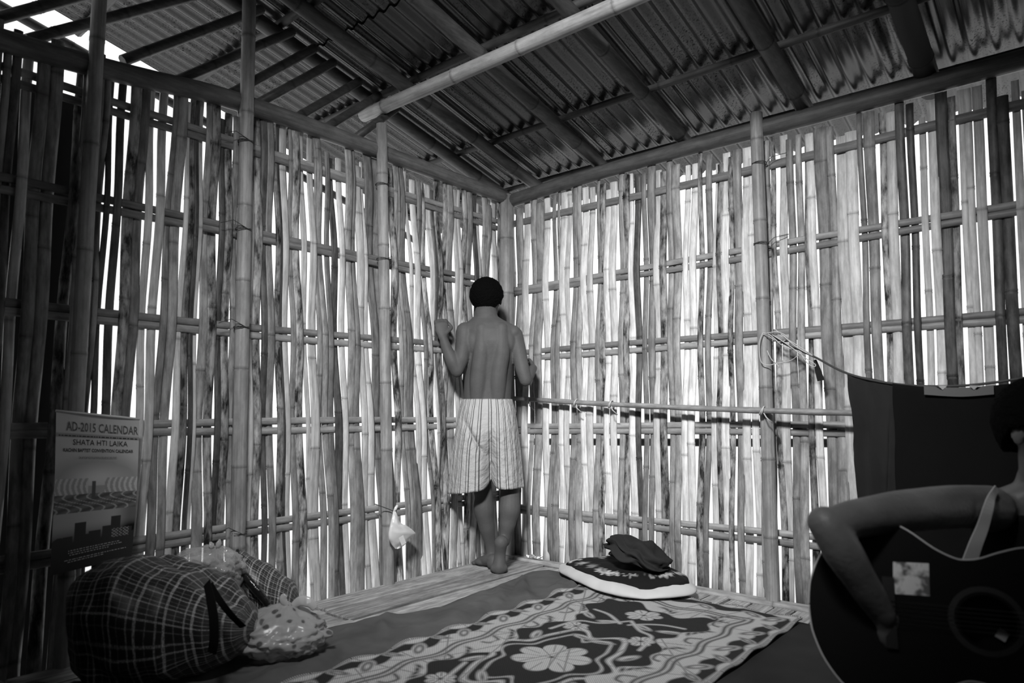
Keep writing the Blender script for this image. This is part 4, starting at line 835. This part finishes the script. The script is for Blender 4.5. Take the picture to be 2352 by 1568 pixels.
# shorts: one skirt-like pair of legs, notched in the middle, with narrow printed stripes
def shorts():
    nu, nv = 180, 40; keys = [(0, 1119, 917, .132, .102, 0), (.12, 1119, 942, .148, .12, 0), (.35, 1118, 990, .164, .138, .12), (.6, 1117, 1040, .178, .136, .42), (.8, 1117, 1085, .184, .132, .62), (1, 1117, 1118, .189, .13, .72)]
    ks = [k[0] for k in keys]; it = lambda v, j: float(np.interp(v, ks, [k[j] for k in keys]))
    V = []; U = []
    for j in range(nv):
        vv = j / (nv - 1); px, py, hw, hd, nt_ = (it(vv, i) for i in range(1, 6))
        for i in range(nu):
            t = 2 * math.pi * i / nu; x = math.cos(t); y = math.sin(t); e = .82
            X = math.copysign(abs(x) ** e, x) * hw; Y = math.copysign(abs(y) ** e, y) * hd; Y *= 1 - nt_ * math.exp(-(X - .028) ** 2 / .0011)
            fold = .004 * vv * math.sin(t * 7 + vv * 3 + 2 * math.sin(t * 2)) + .010 * vv * max(0, math.sin(t * 3 + 1))
            rr = math.hypot(X, Y); k = 1 + fold / max(rr, .03)
            left = max(0, -x); drop = vv * (14 * left ** .7 - 17 * math.exp(-(X - .028) ** 2 / .0005)); side = -.012 * vv * left + .0 * vv
            sag = .013 * math.exp(-((vv - .38) / .26) ** 2) * max(0, -y) * math.exp(-((abs(X) - .075) / .06) ** 2)
            crease = -.036 * math.exp(-((X + .005 + (.62 - vv) * .26) / .013) ** 2) * math.exp(-((vv - .45) / .22) ** 2) * (y < 0)
            p = W(px, py + drop, 3.80) + RV * (X * k + side) + HV * (Y * k - sag - crease); V.append(p); U.append((i / nu, vv))
    Fc = [(j * nu + i, j * nu + (i + 1) % nu, (j + 1) * nu + (i + 1) % nu, (j + 1) * nu + i) for j in range(nv - 1) for i in range(nu)]
    me = pyd(V, Fc); uvl = me.uv_layers.new(name='UVMap')
    for p in me.polygons:
        for li in p.loop_indices:
            vi = me.loops[li].vertex_index; u, q = U[vi]
            if p.index % nu == nu - 1 and vi % nu == 0: u = 1.0
            uvl.data[li].uv = (u, q)
    m, nt, b = nmat('striped_cotton'); L = nt.links.new; uv = N(nt, 'ShaderNodeUVMap'); sp = N(nt, 'ShaderNodeSeparateXYZ'); L(uv.outputs[0], sp.inputs[0]); cur = None
    for off, wd in ((0, .07), (.30, .05)):
        a = N(nt, 'ShaderNodeMath', operation='MULTIPLY_ADD'); L(sp.outputs[0], a.inputs[0]); a.inputs[1].default_value = 26; a.inputs[2].default_value = off
        f = N(nt, 'ShaderNodeMath', operation='PINGPONG'); L(a.outputs[0], f.inputs[0]); f.inputs[1].default_value = .5
        r = N(nt, 'ShaderNodeMapRange'); r.inputs['From Min'].default_value = wd; r.inputs['From Max'].default_value = wd * .55; L(f.outputs[0], r.inputs[0])
        if cur is None: cur = r.outputs[0]
        else: mx = N(nt, 'ShaderNodeMath', operation='MAXIMUM'); L(cur, mx.inputs[0]); L(r.outputs[0], mx.inputs[1]); cur = mx.outputs[0]
    vo = N(nt, 'ShaderNodeTexVoronoi'); mp = N(nt, 'ShaderNodeMapping'); mp.inputs['Scale'].default_value = (26, 12, 1); L(uv.outputs[0], mp.inputs['Vector']); L(mp.outputs[0], vo.inputs['Vector']); vo.inputs['Scale'].default_value = 1
    r = N(nt, 'ShaderNodeMapRange'); r.inputs['From Min'].default_value = .09; r.inputs['From Max'].default_value = .05; r.inputs['To Max'].default_value = .3; L(vo.outputs['Distance'], r.inputs[0])
    mx = N(nt, 'ShaderNodeMath', operation='MAXIMUM'); L(cur, mx.inputs[0]); L(r.outputs[0], mx.inputs[1])
    r = N(nt, 'ShaderNodeMapRange'); r.inputs['To Min'].default_value = .40; r.inputs['To Max'].default_value = .07; L(mx.outputs[0], r.inputs[0]); cc = N(nt, 'ShaderNodeCombineColor')
    for i in range(3): L(r.outputs[0], cc.inputs[i])
    L(cc.outputs[0], b.inputs['Base Color']); b.inputs['Roughness'].default_value = .9; b.inputs['Specular IOR Level'].default_value = .1
    nz = N(nt, 'ShaderNodeTexNoise'); nz.inputs['Scale'].default_value = 9; nz.inputs['Detail'].default_value = 5; mp2 = N(nt, 'ShaderNodeMapping'); mp2.inputs['Scale'].default_value = (5, 1.3, 1); L(uv.outputs[0], mp2.inputs['Vector']); L(mp2.outputs[0], nz.inputs['Vector'])
    bp = N(nt, 'ShaderNodeBump'); bp.inputs['Strength'].default_value = .7; bp.inputs['Distance'].default_value = .02; L(nz.outputs['Fac'], bp.inputs['Height']); L(bp.outputs[0], b.inputs['Normal'])
    o = link('shorts', me, m, P1); modify(o, ('SOLIDIFY', dict(thickness=.004)),); o.matrix_parent_inverse = Matrix.Translation(-P1.location); o['label'] = 'pale knee-length shorts with thin dark stripes'
shorts()

# --- guitar
GD = 1.62; gs = GD / F / 1.0
ga = math.radians(-4.5); g0 = W(1858, 1388, GD); ge1 = (RV * math.cos(ga) + UP * math.sin(ga)).normalized(); gn = (-(ray(2110, 1400).normalized()) - UP * .0).normalized(); gn = (gn + UP * -.02).normalized(); ge1 = (ge1 - gn * ge1.dot(gn)).normalized(); ge2 = gn.cross(ge1).normalized()
if ge2.z < 0: ge2 = -ge2
def G(s, t, n=0.0): return g0 + ge1 * (s * .001006) + ge2 * (t * .001006) + gn * n
gt = empty('guitar', G(260, -195, -.05)); tag(gt, 'dark acoustic guitar with a pale sticker held by the seated player', 'guitar')
prof = [(0, 0), (2, 30), (8, 62), (30, 113), (70, 161), (130, 193), (165, 191), (205, 172), (250, 138), (285, 120), (305, 117), (330, 121), (365, 135), (405, 147), (440, 145), (475, 128), (500, 100), (514, 66), (520, 30), (521, 0)]
half = [(p.x, p.y) for p in catmull([(a, b, 0) for a, b in prof], 4)]; outl = half + [(a, -b) for a, b in half[-2:0:-1]]
DB = .098
def gside():
    n = len(outl); V = [G(a, b, 0) for a, b in outl] + [G(a, b, -DB) for a, b in outl]; Fc = [(i, (i + 1) % n, n + (i + 1) % n, n + i) for i in range(n)]
    Fc += [tuple(n + q for q in t) for t in tessellate_polygon([[Vector((a, b, 0)) for a, b in outl]])]
    me = pyd(V, Fc); 
    for p in me.polygons: p.use_smooth = len(p.vertices) == 4
    return me
M['lacquer'] = plain('black_guitar_lacquer', .008, .22, spec=.5); M['fret'] = plain('rosewood', .012, .5); M['cream'] = plain('aged_binding', .5, .35); M['steel'] = plain('dull_steel', .12, .4, metal=1.0)
child(gside(), 'body_shell', M['lacquer'], gt)
hole = [(333 + 50 * math.cos(-k * 2 * math.pi / 40), 50 * math.sin(-k * 2 * math.pi / 40)) for k in range(40)]
tri = tessellate_polygon([[Vector((a, b, 0)) for a, b in outl], [Vector((a, b, 0)) for a, b in hole]]); allp = outl + hole
top_ = child(pyd([G(a, b, .0005) for a, b in allp], [tuple(t) for t in tri], False), 'soundboard', M['lacquer'], gt)
bnd = child(tube([G(a, b, .001) for a, b in outl + outl[:1]], .0019, 6), 'binding', M['cream'], gt); bnd['label'] = 'pale edge binding'
def annulus(r0, r1, n): 
    V = []; 
    for k in range(48): a = 2 * math.pi * k / 48; V += [G(333 + r0 * math.cos(a), r0 * math.sin(a), n), G(333 + r1 * math.cos(a), r1 * math.sin(a), n)]
    return pyd(V, [(2 * k, 2 * k + 1, (2 * k + 3) % 96, (2 * k + 2) % 96) for k in range(48)], False)
child(annulus(56, 67, .0012), 'rosette', plain('rosette_inlay', .035, .4), gt)
child(ribbon([G(355, -22, -.09), G(372, -32, -.09)], gn, .02, .001), 'inner_label', plain('inner_label_paper', .5, .7), gt)
def gbox(s0, s1, t0, t1, n0, n1):
    V = [G(s, t, n) for n in (n0, n1) for s, t in ((s0, t0), (s1, t0), (s1, t1), (s0, t1))]; return pyd(V, [(3, 2, 1, 0), (4, 5, 6, 7), (0, 1, 5, 4), (1, 2, 6, 5), (2, 3, 7, 6), (3, 0, 4, 7)], False)
child(gbox(150, 172, -72, 72, .001, .010), 'bridge', M['fret'], gt)
child(gbox(396, 860, -27, 27, .001, .007), 'fretboard', M['fret'], gt); child(tube([G(505, 0, -.02), G(560, 0, -.012), G(860, 0, -.010)], [.034, .024, .021], 12, flat=.62), 'neck', M['lacquer'], gt)
hs = child(gbox(860, 1030, -36, 36, -.012, .004), 'headstock', M['lacquer'], gt)
for k in range(3):
    for q in (-1, 1): pk = child(tube([G(890 + 50 * k, q * 36, -.005), G(890 + 50 * k, q * 58, -.005)], [.003, .008], 8), 'tuning_peg', M['steel'], gt)
for k in range(6): child(tube([G(160, -22.5 + 9 * k, .012), G(865, -19 + 7.6 * k, .011)], .0006, 4), 'string', M['steel'], gt)
for k in range(12): child(tube([G(440 + 36 * k - k * k * .6, -26, .0075), G(440 + 36 * k - k * k * .6, 26, .0075)], .0008, 4), 'fret', M['steel'], gt)
sq = [W(2053, 1292, GD - .012), W(2132, 1297, GD - .012), W(2134, 1368, GD - .006), W(2054, 1363, GD - .006)]
sq = [p - gn * ((p - g0).dot(gn) - .0022) for p in sq]
def stickmat():
    m, nt, b = nmat('printed_sticker'); L = nt.links.new; tc = N(nt, 'ShaderNodeTexCoord'); nz = N(nt, 'ShaderNodeTexNoise'); nz.inputs['Scale'].default_value = 42; nz.inputs['Detail'].default_value = 2; L(tc.outputs['Object'], nz.inputs['Vector'])
    r = N(nt, 'ShaderNodeValToRGB'); r.color_ramp.elements[0].position = .36; r.color_ramp.elements[0].color = g(.10); r.color_ramp.elements[1].position = .52; r.color_ramp.elements[1].color = g(.62); L(nz.outputs['Fac'], r.inputs[0]); L(r.outputs[0], b.inputs['Base Color']); return m
st = child(pyd(sq + [p - gn * .001 for p in sq], [(0, 1, 2, 3), (7, 6, 5, 4), (0, 4, 5, 1), (1, 5, 6, 2), (2, 6, 7, 3), (3, 7, 4, 0)], False), 'sticker', stickmat(), gt); st['label'] = 'pale square sticker with blotchy print'

# --- guitar player
P2 = empty('person', Vector((W(2420, 1300, 1.9).x, W(2420, 1300, 1.9).y, .02))); tag(P2, 'seated person with bent bare arm strumming a guitar at the right edge', 'person')
v = Vol()
v.loft([ring(2405, 1080, .058, .06, 1.76), ring(2405, 1112, .07, .066, 1.78), ring(2405, 1130, .13, .08, 1.80), ring(2405, 1155, .18, .10, 1.82), ring(2405, 1200, .175, .115, 1.83), ring(2408, 1290, .165, .12, 1.85), ring(2410, 1400, .15, .115, 1.87), ring(2412, 1500, .16, .12, 1.90), ring(2414, 1560, .175, .13, 1.92), ring(2414, 1630, .17, .13, 1.92)], n=4)
v.limb([(W(2275, 1168, 1.77), .058), (W(2200, 1163, 1.71), .052), (W(2090, 1172, 1.63), .049), (W(1980, 1188, 1.575), .043), (W(1902, 1206, 1.545), .036)], 6)
v.ball(W(1894, 1200, 1.548), .036)
v.limb([(W(1900, 1206, 1.543), .038), (W(1935, 1265, 1.535), .041), (W(1985, 1345, 1.535), .034), (W(2030, 1415, 1.54), .026)], 6)
v.hand(W(2030, 1415, 1.54), RV * .5 - UP * .85 + HV * .06, -HV + RV * .2, .175, (.35, .45, .35), -1, .12, .5)
v.limb([(W(2535, 1168, 1.79), .058), (W(2600, 1260, 1.76), .05), (W(2680, 1400, 1.70), .042), (W(2710, 1470, 1.66), .036)], 5)
v.limb([(W(2710, 1470, 1.66), .036), (W(2700, 1450, 1.60), .036), (W(2670, 1440, 1.55), .026)], 4)
v.hand(W(2670, 1442, 1.56), -RV * .6 + UP * .4 + HV * .35, -HV - UP * .1, .17, (.8, .8, .6), 1)
hc2 = W(2398, 985, 1.72); ey2, hax2 = head(v, hc2, .235, -HV * 1 + RV * .28 - UP * .28, UP - HV * .25)
v.limb([(hc2 - UP * .05, .055), (W(2405, 1110, 1.77), .058)], 3)
for q, kx in ((-1, 2060), (1, 2760)):   # feet of the crossed legs
    f0 = W(2400 - q * 60, 1870 if q < 0 else 1850, 1.62); f0.z = .05; v.limb([(f0, .035), (f0 + RV * (q * -.1) - HV * .03, .034), (f0 + RV * (q * -.17) - HV * .05, .022)], 4)
body2 = v.build('body', 'skin2', P2, .0058, 5); eyes(ey2, hax2, .235, body2); haircap(hc2, .24, hax2, P2, .6, .014)
v = Vol(); hip = W(2414, 1640, 1.93); hip.z = .13
for q, kx in ((-1, 2075), (1, 2760)):
    kn = W(kx, 1700, 1.72 if q < 0 else 1.7); kn.z = .12; an = W(2400 - q * 70, 1860, 1.66); an.z = .06
    v.limb([(hip + RV * (q * .09), .105), (hip.lerp(kn, .5) + RV * q * .03, .088), (kn, .066)], 5); v.limb([(kn, .066), (kn.lerp(an, .4) - HV * .02, .058), (an, .045)], 5)
v.ball(hip, (.18, .14, .11)); v.build('trousers', 'black', P2, .009, 4)
def vest():
    rr = [ring(2405, 1172, .186, .112, 1.82), ring(2405, 1200, .183, .124, 1.83), ring(2408, 1290, .173, .128, 1.85), ring(2410, 1400, .158, .122, 1.87), ring(2412, 1500, .168, .127, 1.90), ring(2414, 1590, .185, .14, 1.92)]
    V = []; seg = 40
    for c, hw, hd, ax, ay in rr:
        for k in range(seg): a = 2 * math.pi * k / seg; V.append(c + ax * (hw * math.cos(a)) + ay * (hd * math.sin(a)))
    return pyd(V, [(j * seg + k, j * seg + (k + 1) % seg, (j + 1) * seg + (k + 1) % seg, (j + 1) * seg + k) for j in range(len(rr) - 1) for k in range(seg)])
o = child(vest(), 'vest', 'black', P2); modify(o, ('SUBSURF', dict(levels=1)), ('SOLIDIFY', dict(thickness=.004)))
tr = child(ribbon(catmull([W(2290, 1122, 1.70), W(2279, 1142, 1.665), W(2270, 1170, 1.655), W(2258, 1210, 1.66), W(2242, 1250, 1.665), W(2228, 1290, 1.675)], 4), [-HV] * 21, [.016 + .0009 * i for i in range(21)], .004), 'vest_trim', plain('grey_white_trim', .4, .9), P2); tr['label'] = 'white armhole trim'
child(ribbon(catmull([W(2500, 1122, 1.72), W(2520, 1180, 1.72), W(2530, 1260, 1.73)], 4), -HV, .02, .004), 'vest_trim', 'white', P2)
